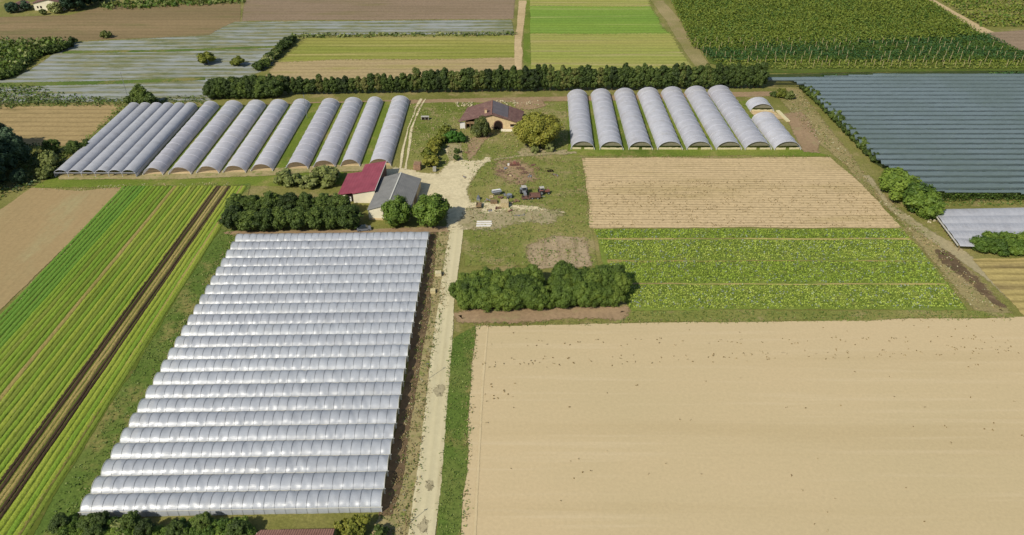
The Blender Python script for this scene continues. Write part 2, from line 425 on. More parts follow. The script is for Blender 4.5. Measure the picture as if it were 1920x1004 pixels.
# far fields
fieldp('ploughed_field', [(-120, 82), (140, 77), (395, 66), (450, 40), (450, 6), (190, 14), (130, 30), (-120, 36)], S_BROWN, 'brown ploughed field in front of the distant white farmhouse', 'field', step=4, ring=2.5, jit=.8)
fieldp('ploughed_field', [(452, 40), (962, 36), (968, -40), (470, -40)], S_MAUVE, 'mauve brown ploughed field left of the far dirt track', 'field', step=4, ring=2.5, jit=.8)
fieldp('mulch_field', [(135, 80), (395, 68), (442, 42), (958, 38), (962, 66), (700, 63), (560, 70), (548, 80), (505, 125), (385, 192), (100, 192), (-90, 196), (-90, 160), (30, 146)], M_MULCH, 'field of weathered plastic mulch rows with weeds between', 'field', step=4, ring=2.5, jit=.8)
fieldp('grass_strip', [(120, 96), (300, 94), (525, 86), (518, 90), (300, 98), (115, 101)], G_GREEN, 'narrow green strip across the upper mulch rows', 'grass strip', step=4, ring=1.8)
fieldp('grass_strip', [(-90, 158), (200, 152), (385, 145), (385, 151), (200, 158), (-90, 166)], G_GREEN, 'narrow green strip across the lower mulch rows', 'grass strip', step=4, ring=1.8)
fieldp('stubble_field', [(-120, 204), (228, 196), (215, 215), (150, 274), (-120, 278)], S_TANF, 'tan stubble field at the left edge above the dark trees', 'field', step=3, ring=2)
fieldp('crop_field', [(578, 72), (964, 68), (964, 112), (520, 118)], S_YG, 'yellow green field left of the far dirt track', 'field', step=4, ring=6, jit=1.5)
fieldp('crop_field', [(518, 117), (964, 110), (966, 150), (480, 155)], S_YGT, 'pale bare end of the yellow green field beside the windbreak', 'field', step=4, ring=6, jit=1.5)
fieldp('crop_field', [(988, 18), (1222, 18), (1206, -40), (988, -40)], S_YG2, 'farthest pale green strip of the crop right of the far track', 'field', step=4, ring=6, jit=1.5)
fieldp('crop_field', [(988, 66), (1258, 66), (1222, 12), (988, 12)], S_BG, 'vivid green young crop right of the far dirt track', 'field', step=4, ring=6, jit=1.5)
fieldp('crop_field', [(988, 150), (1310, 150), (1258, 64), (988, 64)], S_YG2, 'pale yellow green crop just behind the windbreak on the right', 'field', step=4, ring=6, jit=1.5)
fieldp('grass_verge', [(981, 150), (996, 150), (992, -40), (984, -40)], G_LUSH, 'green verge along the right side of the far dirt track', 'verge', step=4)
fieldp('dirt_track', [(965, 150), (979, 150), (979, 70), (986, 2), (974, 2), (966, 70)], S_TANA, 'pale dirt track running away behind the windbreak', 'track', step=3)
patch('dirt_track', strip([at(1205, -30), at(1262, 40), at(1318, 125)], [8, 7, 7]), G_DRYP, label='grassy lane between the pale crop and the orchard', cat='track', step=3)
fieldp('dirt_track', [(1690, -20), (1715, -20), (1840, 50), (1990, 118), (1975, 128), (1830, 66)], S_TANA, 'pale lane along the far right edge of the orchard', 'track', step=3)
fieldp('bare_field', [(1845, 62), (2010, 50), (2010, 112), (1915, 100)], S_MAUVE, 'bare brown field at the right edge beyond the orchard', 'field', step=3)
# middle
patch('earth_strip', poly_px([(250, 202), (380, 200), (700, 189), (1062, 181), (1450, 172), (1450, 180), (1062, 190), (700, 199), (400, 212), (260, 214)]), S_RED, label='bare earth strip along the foot of the windbreak', cat='earth strip', ring=2)
fieldp('grass_verge', [(60, 352), (110, 330), (700, 316), (770, 190), (355, 200), (200, 335), (640, 322), (650, 345), (420, 350)], G_LUSH, 'green grass between the left tunnels', 'grass')
fieldp('grass_verge', [(1062, 190), (1400, 190), (1500, 282), (1560, 293), (1062, 293)], G_LUSH, 'green grass between the right tunnels', 'grass')
fieldp('grass_verge', [(760, 194), (1062, 192), (1066, 290), (880, 312), (760, 322)], G_YARD, 'garden grass around the farmhouse', 'grass')
fieldp('grass_verge', [(890, 312), (1000, 292), (1092, 294), (1108, 425), (1118, 500), (870, 500), (876, 350)], G_YARD, 'rough grass right of the gravel yard', 'grass')
fieldp('dirt_slope', [(1455, 172), (1500, 168), (1640, 350), (1780, 470), (1900, 590), (1830, 585), (1700, 430), (1560, 290), (1500, 240)], G_DRYP, 'dry worn ground between the tilled field and the netted orchard', 'ground', ring=3)
fieldp('earth_strip', [(1470, 215), (1500, 212), (1545, 270), (1540, 290), (1505, 285), (1480, 240)], S_RED, 'reddish bare earth right of the shortest tunnel', 'earth', ring=3, jit=1)
patch('dirt_track', strip([at(1625, 330), at(1665, 385), at(1720, 425), at(1790, 470), at(1850, 515), at(1940, 590)], [2, 2.5, 3.5, 4, 4, 4]), S_BEIGE, label='curving dirt track beside the big round bushes', cat='track', ring=2.4)
patch('ditch', strip([at(1762, 470), at(1800, 505), at(1840, 540), at(1880, 578)], [2.2, 3.4, 3.4, 2.0]), S_DARK, label='dark dry ditch beside the curving track', cat='ditch', ring=3.6, jit=.9)
fieldp('strip_field', [(1822, 486), (2010, 480), (2010, 610), (1925, 598)], S_STRIP, 'small striped tan field at the right edge', 'field')
patch('tilled_field', poly_px([(1093, 297), (1556, 296), (1600, 330), (1690, 427), (1400, 427), (1108, 427)]), S_TANA, label='pale tilled field below the right tunnels', cat='field', ring=.8)
fieldp('soil_field', [(892, 612), (1400, 604), (2100, 594), (2200, 1200), (850, 1200), (866, 1004), (872, 800)], S_TAN, 'big smooth tan field filling the lower right', 'field', ring=.7, jit=.25)
fieldp('grass_strip', [(1180, 582), (1830, 584), (1900, 590), (1900, 596), (1400, 603), (1150, 606)], G_YARD, 'green strip between the leafy crop and the big tan field', 'grass strip', ring=1.2)
fieldp('earth_strip', [(850, 584), (1180, 578), (1165, 602), (895, 608), (850, 606)], S_RED, 'bare earth along the front of the oval copse', 'earth', ring=3.4, jit=.9)
patch('crop_ground', poly_px([(1112, 430), (1690, 429), (1750, 500), (1812, 582), (1185, 583), (1130, 500)]), soil('crop_soil', '#6a7a2e', '#7c8a3a', '#86864c', None, 1, 0, .1), label='ground under the leafy field crop', cat='field', ring=1)
fieldp('earth_strip', [(985, 462), (1040, 442), (1100, 446), (1110, 500), (1000, 506)], soil('pale_trodden_earth', '#a49070', '#b09c7c', '#8c8058', 0, 4, .3, .08, (1.6, .4, 1)), 'pale trodden patch behind the oval copse', 'earth', ring=3, jit=.8)
fieldp('soil_field', [(60, 353), (150, 357), (237, 350), (-20, 603), (-160, 740), (-160, 460), (0, 395)], S_TANL, 'smooth tan field at the left edge', 'field', ring=.8)
fieldp('grass_verge', [(425, 350), (470, 345), (450, 440), (330, 640), (145, 975), (100, 1010), (60, 1100), (-60, 1200), (60, 990), (200, 750), (415, 420)], G_GREEN, 'green grass strip left of the long plastic greenhouse', 'grass strip', ring=1.2)
fieldp('grass_verge', [(840, 640), (892, 612), (880, 720), (865, 1004), (850, 1200), (806, 1200), (818, 1004), (836, 750)], G_GREEN, 'green verge between the farm road and the big tan field', 'verge', ring=.6)
fieldp('earth_strip', [(420, 436), (640, 432), (840, 425), (846, 440), (810, 440), (450, 446)], S_RED, 'bare earth behind the long plastic greenhouse', 'earth', ring=1.5)
fieldp('dry_verge', [(808, 436), (845, 436), (836, 560), (806, 690), (775, 1004), (760, 1200), (600, 1200), (700, 990), (716, 960), (765, 700)], S_VERGE, 'dry weedy verge between the greenhouse and the farm road', 'verge', ring=.8)
patch('dark_strip', strip([at(814, 436), at(790, 600), at(764, 760), at(735, 915), at(722, 968)], [2.4, 2.8, 2.8, 2.8, 2.4]), S_DARK, label='painted film shadow strip along the open greenhouse ends', cat='earth', ring=.8, jit=.2)  # cast shadow of the film, painted as a darker strip of ground
# gravel yard and farm road
patch('gravel_road', strip([at(857, 426), at(849, 480), at(838, 560), at(829, 640), at(819, 760), at(804, 900), at(790, 1004), at(770, 1150)], [3.6, 4.0, 3.7, 4.6, 4.4, 4.6, 4.7, 4.8]), S_ROAD, label='straight pale gravel farm road', cat='road', ring=.5, jit=.08, step=.8)
S_STAIN = soil('stained_gravel', '#a89c7a', '#b4a886', '#a09470', None, 1, 0, .2)
for (u, v, w_, lb) in ((824, 732, 2.2, 'upper'), (805, 912, 1.6, 'lower'), (797, 985, 2.4, 'lowest')):
    q = at(u, v); patch('road_stain', [(q.x+w_*.5*math.cos(a)*(1+.2*math.sin(3*a)), q.y+w_*.8*math.sin(a)) for a in np.linspace(0, 6.1, 12)], S_STAIN, label='dull brown stain on the gravel farm road, %s one' % lb, cat='stain', ring=2.6, jit=.3, step=.5)
fieldp('gravel_yard', [(735, 312), (790, 322), (822, 325), (845, 300), (832, 280), (848, 276), (870, 300), (925, 296), (895, 318), (878, 345), (882, 380), (1000, 385), (1060, 400), (980, 418), (905, 412), (875, 432), (838, 432), (845, 400), (790, 395), (700, 330)], S_GRAV, 'pale gravel yard between the sheds and the farmhouse', 'yard', ring=3.2, jit=.9)
fieldp('worn_ground', [(878, 386), (920, 392), (960, 390), (1010, 396), (1050, 394), (1060, 405), (1035, 418), (980, 414), (930, 424), (878, 420)], S_BEIGE, 'worn beige ground around the stored beams', 'ground', ring=7, jit=1.4)
patch('dirt_track', strip([at(925, 300), at(980, 293), at(1040, 288), at(1080, 287)], [1.4, 1.2, 1.1, .8]), S_BEIGE, label='thin pale footpath under the round tree', cat='path', ring=1.8)
patch('wheel_rut', strip([at(790, 186), at(778, 205), at(765, 240), at(757, 280), at(750, 318)], .75), S_GRAV, label='left pale wheel rut beside the tunnels', cat='track', ring=.5)
patch('wheel_rut', strip([at(798, 186), at(787, 205), at(773, 240), at(765, 280), at(760, 318)], .75), S_GRAV, label='right pale wheel rut beside the tunnels', cat='track', ring=.5)
fieldp('patio', [(845, 258), (866, 257), (864, 275), (868, 300), (842, 303), (838, 276)], S_BEIGE, 'pale terrace beside the clipped garden hedge', 'terrace', ring=1)
fieldp('worn_ground', [(880, 262), (905, 250), (925, 252), (905, 268), (890, 290), (878, 300)], S_RED, 'bare brown soil in front of the farmhouse', 'ground', ring=2)

patch('wheel_rut', strip([at(914, 616), at(905, 720), at(898, 850), at(890, 1004), at(880, 1150)], .45), soil('pressed_soil', '#c9b48a', '#cfbb92', '#c5b086', None, 1, 0, .1, gr=.2, bs=.1), label='faint pale wheel line along the edge of the big tan field', cat='track', ring=.3, jit=.05)
fieldp('earth_strip', [(938, 304), (968, 302), (1000, 318), (1012, 338), (975, 350), (948, 335), (925, 328)], S_RED, 'worn brown patch under the old farm machinery', 'earth', ring=7, jit=1.4)
fieldp('earth_strip', [(990, 276), (1030, 286), (1060, 283), (1064, 291), (1010, 294), (975, 288)], S_BEIGE, 'trodden ground under the large yellow green tree', 'earth', ring=4, jit=1)
# ------------------------------------------------------------------ lettuce beds (left)
def bed_rows(name, x0, x1, pitch, y0, y1, mats, label, hgt=.28, seed=0, fill=.88, amp=.12, drift=0.0, wts=None, kind='stuff'):
    """low raised beds running away from the camera, lumpy with plants"""
    g = np.random.default_rng(seed); VV = []; FF = []; MM = []; o = 0
    ny = int((y1-y0)/.3); nx = 9; ys = np.linspace(y0, y1, ny)
    for i, x in enumerate(np.arange(x0, x1-.01, pitch)):
        xs = np.linspace(0, pitch*fill, nx); prof = np.sin(np.linspace(0, math.pi, nx))**.45
        Xg, Yg = np.meshgrid(xs, ys); Z = prof[None, :]*hgt*(.6+.4*g.random()) + g.random(Xg.shape)*amp*prof[None, :] + .14
        wob = smooth_noise(ny, 30, g)[:, None]*.05
        Xw = Xg+x+wob+drift*(Yg-y0)+g.normal(size=Xg.shape)*.03; Yw = Yg+g.normal(size=Xg.shape)*.04
        VV.append(np.stack([Xw, Yw, Z], -1).reshape(-1, 3))
        a = (np.arange(ny-1)[:, None]*nx+np.arange(nx-1)[None, :]).ravel()+o
        FF.append(np.stack([a, a+1, a+1+nx, a+nx], 1)); MM.append(np.full(len(a), i % len(mats) if wts is None else g.choice(len(mats), p=wts))); o += ny*nx
    ob = link(name, mesh_np(name, np.concatenate(VV), np.concatenate(FF), mats, np.concatenate(MM)))
    return tag(ob, label, 'crop', kind=kind)
def crop_mat(name, a, b, c, speck=None, k=.8):
    m = Mat(name)
    col = m.ramp(m.noise(.05, (1.5, .4, 1), 6, .65, 1), [(.3, K(a, k)), (.5, K(b, k)), (.7, K(c, k))])
    n2 = m.noise(3.5, detail=3, rough=.8, seed=2)
    col = m.mix(.9, col, m.ramp(n2, [(.3, (.55, .6, .5, 1)), (.7, (1.4, 1.35, 1.3, 1))]), 'MULTIPLY')
    if speck: col = m.mix(m.step(m.noise(1.4, (1, .6, 1), 4, .7, 6), .6, .72), col, K(speck))
    return m.done(col, .8, n2, .1, .6)
CR_G1 = crop_mat('vivid_green_crop', '#56802e', '#668a32', '#749038')
CR_G2 = crop_mat('green_crop', '#6e8c2c', '#7e9632', '#8e983c')
CR_G3 = crop_mat('yellow_green_crop', '#869632', '#929e3c', '#9ea048', '#a09a5a')
CR_G4 = crop_mat('mixed_green_crop', '#6e802c', '#7a8834', '#868a40', '#7c7840')
CR_T = crop_mat('dry_row', '#8c8444', '#a08e58', '#a89664')
CR_D = crop_mat('dark_turned_bed', '#3a2e22', '#4c3c2c', '#5e4c38')
Y0, Y1 = 62, 210.5
patch('crop_ground', [(-122.8, 50), (-82, 50), (-81.5, 211), (-119.6, 211)], soil('furrow_soil', '#566020', '#647028', '#6a6436', None, 1, 0, .1), label='dark furrow soil under the salad beds', cat='field', ring=.6)
bed_rows('salad_beds', -122.6, -115.6, 1.22, Y0, Y1, [CR_G1], 'vivid green salad beds along the left tan field', .2, 1, .9, drift=.02)
bed_rows('salad_beds', -115.5, -107.2, 1.22, Y0, Y1, [CR_G2, CR_G2, CR_G4], 'mid green salad beds right of the vivid ones', .2, 2, .9, drift=.02)
bed_rows('dry_bed', -107.0, -105.9, 1.2, Y0, Y1, [CR_T], 'thin pale dry bed between the green salad beds', .1, 3, drift=.02)
bed_rows('salad_beds', -105.8, -94.5, 1.22, Y0, Y1, [CR_G3, CR_G4, CR_G2], 'yellow green salad beds left of the dark turned beds', .2, 4, .9, drift=.02)
bed_rows('turned_beds', -94.3, -92.3, 1.0, Y0, Y1, [CR_D], 'dark turned soil beds, left pair', .15, 5, drift=.02)
bed_rows('dry_bed', -92.2, -90.5, .85, Y0, Y1, [CR_T, CR_T], 'pale wheel tracks between the dark turned beds', .08, 6, drift=.02)
bed_rows('turned_beds', -90.4, -88.9, .8, Y0, Y1, [CR_D], 'dark turned soil beds, right pair', .15, 7, drift=.02)
bed_rows('salad_beds', -88.6, -84.6, 1.22, Y0, Y1, [CR_G3, CR_G3, CR_G2], 'yellow green salad beds right of the dark turned beds', .2, 8, .9, drift=.014)
bed_rows('dry_bed', -84.5, -82.6, 1.1, Y0, Y1, [CR_T, CR_G4], 'pale dry bed beside the green grass strip', .12, 9, drift=.006)

g0 = np.random.default_rng(11)
# leafy field crop (right)
CAB = [leaf('crop_leaf', ['#728e2a', '#8ea23a', '#a4ae50'], kk=1.3), leaf('pale_crop_leaf', ['#8ea45a', '#a4b478', '#b8c298'], kk=1.05), leaf('bluish_crop_leaf', ['#788a6e', '#8c9888', '#9aa296'], kk=1.1), leaf('dark_crop_leaf', ['#587028', '#6a8030', '#788c3a'], kk=1.0)]
def strip_between(y0, y1):
    def xe(y): return 1690+(y-429)*.80
    def xs(y): return 1112+(y-430)*.46
    return poly_px([(xs(y0), y0), (xe(y0), y0), (xe(y1), y1), (xs(y1), y1)])
for (a, b, s_) in ((431, 448, 'farthest'), (452, 488, 'second farthest'), (492, 531, 'second nearest'), (535, 579, 'nearest')):
    X = rows_in(strip_between(a, b), 0, .72, .36, g0, .07)
    tufts('leafy_crop', X, .36, .3, CAB, 4, .13, .9, s_+' strip of leafy green field crop', 'crop', weights=[.66, .04, .06, .24], seed=int(a))
for (a, b, lb) in ((448.4, 449.6, 'farthest'), (490.2, 491.6, 'middle'), (532.8, 534.2, 'nearest')):
    patch('dry_furrow', strip_between(a, b), S_STRIP, label='pale dry furrow between leafy crop strips, '+lb, cat='furrow', ring=.5)

# ------------------------------------------------------------------ plastic tunnels
F_BIG = film('greenhouse_film', '#c0c4ca', .92, .36, .14, .9, .2, '#b6b8ba', .28, (.25, 3.2, 3.2), 1.0)
F_SM = film('tunnel_film', '#bab9be', 1.2, .45, .10, .4, .4, '#aca8a6', .3)
F_MULTI = film('matt_tunnel_film', '#b2b2b5', 1.05, .5, .03, .35, .3, '#a2a0a0', .22)
M_HOOP = plain('hoop_plastic', '#c4c4cc', .8, .4, .5, var=.08)
M_STEEL = plain('galvanised_steel', '#9a9c9e', .8, .4, .6, .5, .15)
M_CURT = plain('curtain_net', '#7e7a64', .8, .9, .1, var=.2)
M_BOARD = plain('cream_boards', '#d0c49a', .8, .7, .2, var=.15)
M_GUT = plain('gutter_white', '#c9c6b8', .8, .5, .4, var=.12)

def arc_pts(w, h, leg, n, pw=1.0):
    """half-arch section from one foot to the other: (offset, height)"""
    A = np.linspace(0, math.pi, n); x = -np.cos(A)*w/2; z = leg+np.sin(A)**pw*(h-leg)
    if leg == 1.45:      # flatter circular arch of the joined bays
        e = h-leg; R = (w*w/4+e*e)/(2*e); th = math.asin(w/2/R); B = np.linspace(-th, th, n); x = R*np.sin(B); z = leg+e-R*(1-np.cos(B))
    if leg > 0:
        x = np.concatenate([[-w/2], x, [w/2]]); z = np.concatenate([[0], z, [0]])
    return x, z
def film_sheet(name, w, h, leg, L, panels, mat, seed, along='y', bulge=.07, sub=5, n=15, foot0=None, foot1=None, tilt=0.5):
    g = np.random.default_rng(seed); cx, cz = arc_pts(w, h, 0 if leg == 0 else leg, n)
    if leg > 0:
        if foot0 is None: cx = cx[1:]; cz = cz[1:]
        if foot1 is None: cx = cx[:-1]; cz = cz[:-1]
    m_ = len(cx); na = panels*sub+1; t = np.linspace(0, 1, na); V = np.zeros((na, m_, 3)); u = np.linspace(0, 1, m_)
    for i in range(na):
        p = min(i//sub, panels-1); f = (i-p*sub)/sub; gg = np.random.default_rng(seed*1000+p)
        amp = bulge*(gg.uniform(-.6, 1.0)); tw = gg.uniform(-1, 1)*tilt; ph = gg.uniform(-.3, .3)
        b = amp*math.sin(math.pi*f)*np.sin(np.pi*np.clip(u+ph*.2, 0, 1))+bulge*tw*math.sin(math.pi*f)*np.sin(2*np.pi*u+math.pi*f)*.7
        b += bulge*.5*math.sin(2*math.pi*f+ph*5)*np.sin(3*np.pi*u)*gg.uniform(0, 1)
        nx = cx/(w/2); nz = np.maximum(cz-leg, 0)/(h-leg+1e-6); 
        X = cx+nx*b; Z = cz+nz*b*1.2
        V[i, :, 0] = X; V[i, :, 1] = t[i]*L; V[i, :, 2] = Z
    if along == 'x': V = V[:, :, [1, 0, 2]]
    a = (np.arange(na-1)[:, None]*m_+np.arange(m_-1)[None, :]).ravel()
    F = np.stack([a, a+1, a+1+m_, a+m_], 1)
    if along != 'x': F = F[:, ::-1]
    return mesh_np(name, V.reshape(-1, 3), F, mat, smooth=True)
def hoop_mesh(w, h, leg, r, mat, n=17, along='y', full=True):
    cx, cz = arc_pts(w+.04, h+.03, leg, n); 
    if not full: cx = cx[1:-1]; cz = cz[1:-1]
    mb = MB()
    for i in range(len(cx)-1):
        a = (cx[i], 0, cz[i]); b = (cx[i+1], 0, cz[i+1])
        if along == 'x': a = (0, cx[i], cz[i]); b = (0, cx[i+1], cz[i+1])
        mb.tube(a, b, r, 5, caps=False)
    o = mb.build('hoop', mat); me = o.data; bpy.data.objects.remove(o); return me
def arch_face(w, h, leg, z0, z1, mat, name, parent, y, th=.05, k=.97):
    """end wall piece of an arch between heights z0 and z1"""
    cx, cz = arc_pts(w*k, h*k, leg, 25); P = []
    for x, z in zip(cx, cz): P.append((x, min(max(z, z0), z1)))
    Q = [p for i, p in enumerate(P) if i == 0 or p != P[i-1]]
    mb = MB(); n = len(Q)
    A = [(x, y, z) for x, z in Q]; B = [(x, y+th, z) for x, z in Q]
    if P[0][1] < z0+1e-6 and abs(Q[0][1]-z0) > 1e-6: pass
    mb.prism(A, B); return mb.build(name, mat, parent)

HOOP_S = hoop_mesh(7.2, 3.05, 0, .05, M_HOOP)
HOOP_N = hoop_mesh(7.2, 3.05, 0, .05, M_STEEL)
def tunnel(x0, x1, yf, yb, label, seed, group, curtain=True, xb=None):
    w = x1-x0; L = yb-yf; rz = 0.0
    if xb is not None: rz = -math.atan2(xb-(x0+x1)/2, L)
    t = empty('plastic_tunnel', ((x0+x1)/2, yf, 0), rz); tag(t, label, 'tunnel', group)
    link('cover', film_sheet('cover', w, 3.05, 0, L, max(2, int(L/2.2)), F_SM, seed, bulge=.035, sub=4, n=17), t)
    n = max(2, int(L/4.4))
    for i in range(n+1):
        o = link('hoop', HOOP_S, t); o.location = (0, L*i/n, 0.0); o.scale = (w/7.2*1.004, 1, 1.006)
    if curtain:
        arch_face(w, 3.02, 0, 1.3, 3.0, M_CURT, 'end_curtain', t, .5)
        b = MB()
        for k in range(7):
            if seed % 2 and k == 3: continue
            b.box((-w*.47+w*.94*(k+.5)/7, .25, .38+random.uniform(-.08, .05)), (w*.94/7-.02, .06, .78+random.uniform(-.1, .1)), random.uniform(-.02, .02))
        b.build('end_board', M_BOARD, t)
    else:
        b = MB().box((0, .3, .12), (w*.9, .06, .24)); b.build('end_board', M_BOARD, t)
    p = MB(); p.box((-w/2-.05, .0, .35), (.22, .3, .7)); p.build('anchor_block', M_GUT, t)
    p = MB(); p.box((w/2+.05, .0, .35), (.22, .3, .7)); p.build('anchor_block', M_GUT, t)
    return t
ORD = ['first', 'second', 'third', 'fourth', 'fifth', 'sixth', 'seventh', 'eighth', 'ninth', 'tenth', 'eleventh', 'twelfth']
def ordn(i): return ORD[i] if i < 12 else ('%d%s' % (i+1, {1: 'st', 2: 'nd', 3: 'rd'}.get((i+1) % 10 if (i+1)//10 != 1 else 0, 'th')))
LT = [(267, 308, 329, 202), (315, 361, 328, 201), (367, 413, 326, 200), (417, 463, 325, 199), (469, 514, 322, 198), (534, 580, 318, 197), (586, 631, 315, 195), (637, 677, 313, 194), (690, 735, 312, 192)]
for i, (a, b, yf, yb) in enumerate(LT):
    A = at(a, yf); B = at(b, yf)
    tunnel(A.x+.35, B.x-.45, A.y, at(600, yb).y, 'long plastic tunnel left of the farm, %s from the left of the separate ones' % ordn(i), 20+i, 'separate plastic tunnels left of the farmhouse', curtain=False).scale = (1, 1, .86)
RT = [(1071, 1114, 281), (1125, 1168, 281.5), (1179, 1223, 281.5), (1233, 1279, 281.5), (1288, 1334, 281.5), (1343, 1390, 281.5), (1397, 1446, 281.5)]
for i, (a, b, yf) in enumerate(RT):
    A = at(a, yf); B = at(b, yf); yb = at(1200, 182-i*1.3).y
    tunnel(A.x, B.x, A.y, yb, 'long plastic tunnel right of the farmhouse, %s of seven from the left' % ordn(i), 41+i, 'plastic tunnels right of the farmhouse', xb=(A.x+B.x)/2+1.6-i*.5)
A = at(1452, 281.5); B = at(1501, 281.5)
tunnel(A.x, B.x, A.y, at(1400, 225).y, 'short plastic tunnel right of the seven long ones', 61, 'plastic tunnels right of the farmhouse', xb=(A.x+B.x)/2-1.0)
A = at(1407, 210); B = at(1450, 210)
tunnel(A.x, B.x, A.y, at(1400, 197).y, 'very short plastic tunnel behind the uncovered hoops', 62, 'plastic tunnels right of the farmhouse')
A = at(1416, 222); B = at(1466, 222)
patch('earth_strip', [(A.x+.3, A.y-1), (B.x+.5, A.y-1), (B.x-1, at(0, 209).y), (A.x-.6, at(0, 209).y)], S_TANA, label='bare pale floor where the short tunnel has no cover', cat='earth', ring=.4, jit=.1)
mb = MB().prism([(B.x+.6, A.y-3.5, .5), (B.x+1.9, A.y-3.5, .5), (B.x+.9, A.y+6.5, .5), (B.x-.4, A.y+6.5, .5)], [(B.x+.6, A.y-3.5, 0), (B.x+1.9, A.y-3.5, 0), (B.x+.9, A.y+6.5, 0), (B.x-.4, A.y+6.5, 0)])
tag(mb.build('film_roll', M_BOARD), 'cream rolled up film lying beside the uncovered short tunnel', 'film roll')

fieldp('worn_ground', [(112, 325), (400, 320), (735, 306), (736, 318), (500, 330), (330, 337), (112, 337)], S_VERGE, 'dry worn ground at the open ends of the left tunnels', 'ground', ring=1.5)
for i, (a, b, yf, yb) in enumerate(LT):
    A = at(a, yf); B = at(b, yf); patch('tunnel_floor', [(A.x+.4, A.y+.4), (B.x-.4, A.y+.4), (B.x-.4, A.y+45), (A.x+.4, A.y+45)], S_TANA, label='pale floor inside the %s separate left tunnel' % ordn(i), cat='floor', ring=.3, jit=.05)
# six joined bays at the far left
A = at(104, 333); xr = at(256, 333).x; yb6 = at(250, 205).y; w6 = (xr-A.x)/6
t6 = empty('multi_bay_tunnel', (A.x, A.y, 0)); tag(t6, 'block of six joined grey plastic tunnels at the far left', 'greenhouse')
L6 = yb6-A.y; hm = hoop_mesh(w6, 2.6, 1.3, .05, M_HOOP, full=True)
for i in range(6):
    o = link('bay_cover', film_sheet('bay_cover', w6, 2.6, 1.3, L6, 24, F_MULTI, 80+i, bulge=.03, sub=3, n=13, foot0=0 if i == 0 else None, foot1=0 if i == 5 else None), t6); o.location = (w6*(i+.5), 0, 0)
    for y in (0, L6): h_ = link('hoop', hm, o); h_.location = (0, y, 0)
for i in range(7):
    g_ = MB().box((w6*i, L6/2, 1.3), (.28, L6, .1)).build('gutter', M_STEEL, t6)
for y in (0, L6): MB().box((w6*3, y-.06, 1.6), (w6*6, .1, .12)).build('end_rail', M_HOOP, t6)

# the 23-bay greenhouse
patch('film_brightening_floor', [(-74.3, 88), (-23, 89.4), (-23, 181.5), (-74.3, 180)], S_BEIGE, label='pale floor added under the long plastic greenhouse to brighten its film', cat='floor', ring=.4, jit=.05)  # unseen floor, added in a pale tone so the film above stays bright
GX0, GX1, GY0, GY1, NB = -74.6, -22.8, 87.3, 180.0, 23
bp = (GY1-GY0)/NB; SK = .023; gh = empty('multi_bay_greenhouse', (GX0, GY0-.3, 0), .022); tag(gh, 'huge clear plastic greenhouse of twenty three joined bays beside the farm road', 'greenhouse')
LB = GX1-GX0; nhoop = 28
HP = hoop_mesh(bp-.12, 2.46, 1.45, .03, M_STEEL, along='x', n=13, full=True); HE = hoop_mesh(bp-.12, 2.44, 1.45, .05, M_GUT, along='x', n=13)
PM = MB().tube((0, 0, 0), (0, 0, 1.5), .06, 6).build('post', M_GUT); pme = PM.data; bpy.data.objects.remove(PM)
for i in range(NB):
    yc = bp*(i+.5)
    c_ = link('roof_bay', film_sheet('roof_bay', bp-.12, 2.42, 1.45, LB, nhoop, F_BIG, 200+i, along='x', bulge=.09, sub=6, n=19, foot0=0 if i == 0 else None, foot1=0 if i == NB-1 else None, tilt=.8), gh)
    c_.location = (SK*yc, yc, 0)
    for x in (0, LB): h_ = link('end_hoop', HE, c_); h_.location = (x, 0, 0)
    if i < 3:
        for k in range(1, nhoop): h_ = link('hoop', HP, c_); h_.location = (LB*k/nhoop, 0, 0)
    else:
        mm = MB(); src = HP
        vs = np.zeros(len(src.vertices)*3); src.vertices.foreach_get('co', vs); vs = vs.reshape(-1, 3); fs = [tuple(p.vertices) for p in src.polygons]
        for k in range(1, nhoop): mm.add((vs+[LB*k/nhoop, 0, 0]).tolist(), fs)
        h_ = mm.build('hoops', M_STEEL, c_); h_['kind'] = 'stuff'
for i in range(NB+1):
    MB().box((LB/2+SK*bp*i, bp*i, 1.44), (LB+.6, .14, .08)).build('gutter', M_GUT, gh)
    for x in (-.1, LB+.1, ): p_ = link('post', pme, gh); p_.location = (x+SK*bp*i, bp*i, 0)
    if i: 
        MB().tube((-1.1+SK*bp*i, bp*i-.2, 0), (-.1+SK*bp*i, bp*i, 1.45), .04, 5).build('brace', M_GUT, gh)

# ------------------------------------------------------------------ buildings
M_RED = Mat('red_metal_roof'); n_ = M_RED.noise(.3, detail=6, seed=2, src=M_RED.pos())
M_RED = M_RED.done(M_RED.ramp(n_, [(.3, K('#843c46')), (.7, K('#9a4a55'))]), .55, M_RED.lines(0, .9, slope=-.07), .05, .6, .3)
mg = Mat('grey_fibre_roof'); M_GREY = mg.done(mg.ramp(mg.noise(.35, detail=7, rough=.7, seed=3), [(.3, K('#74736f')), (.7, K('#8a8883'))]), .85, mg.lines(0, .5, slope=-.07), .04, .5)
mt = Mat('clay_tile_roof'); n_ = mt.noise(.5, (1, 1, 1), 7, .75, 2)
M_TILE = mt.done(mt.mix(.8, mt.ramp(n_, [(.3, K('#6c504a')), (.55, K('#806259')), (.75, K('#98806f'))]), mt.ramp(mt.noise(2.5, detail=3), [(.3, (.7, .7, .7, 1)), (.7, (1.2, 1.2, 1.2, 1))]), 'MULTIPLY'), .9, mt.lines(0, .45), .08, .8)
mt = Mat('brown_tile_roof'); n_ = mt.noise(.6, (1, 1, 1), 7, .75, 2)
M_TILE2 = mt.done(mt.ramp(n_, [(.3, K('#8a6252')), (.7, K('#a67c6c'))]), .9, mt.lines(0, .4), .08, .8)
M_SLATE = plain('dark_roof_patch', '#6a6262', .8, .6, .3, var=.2, scale=.6)
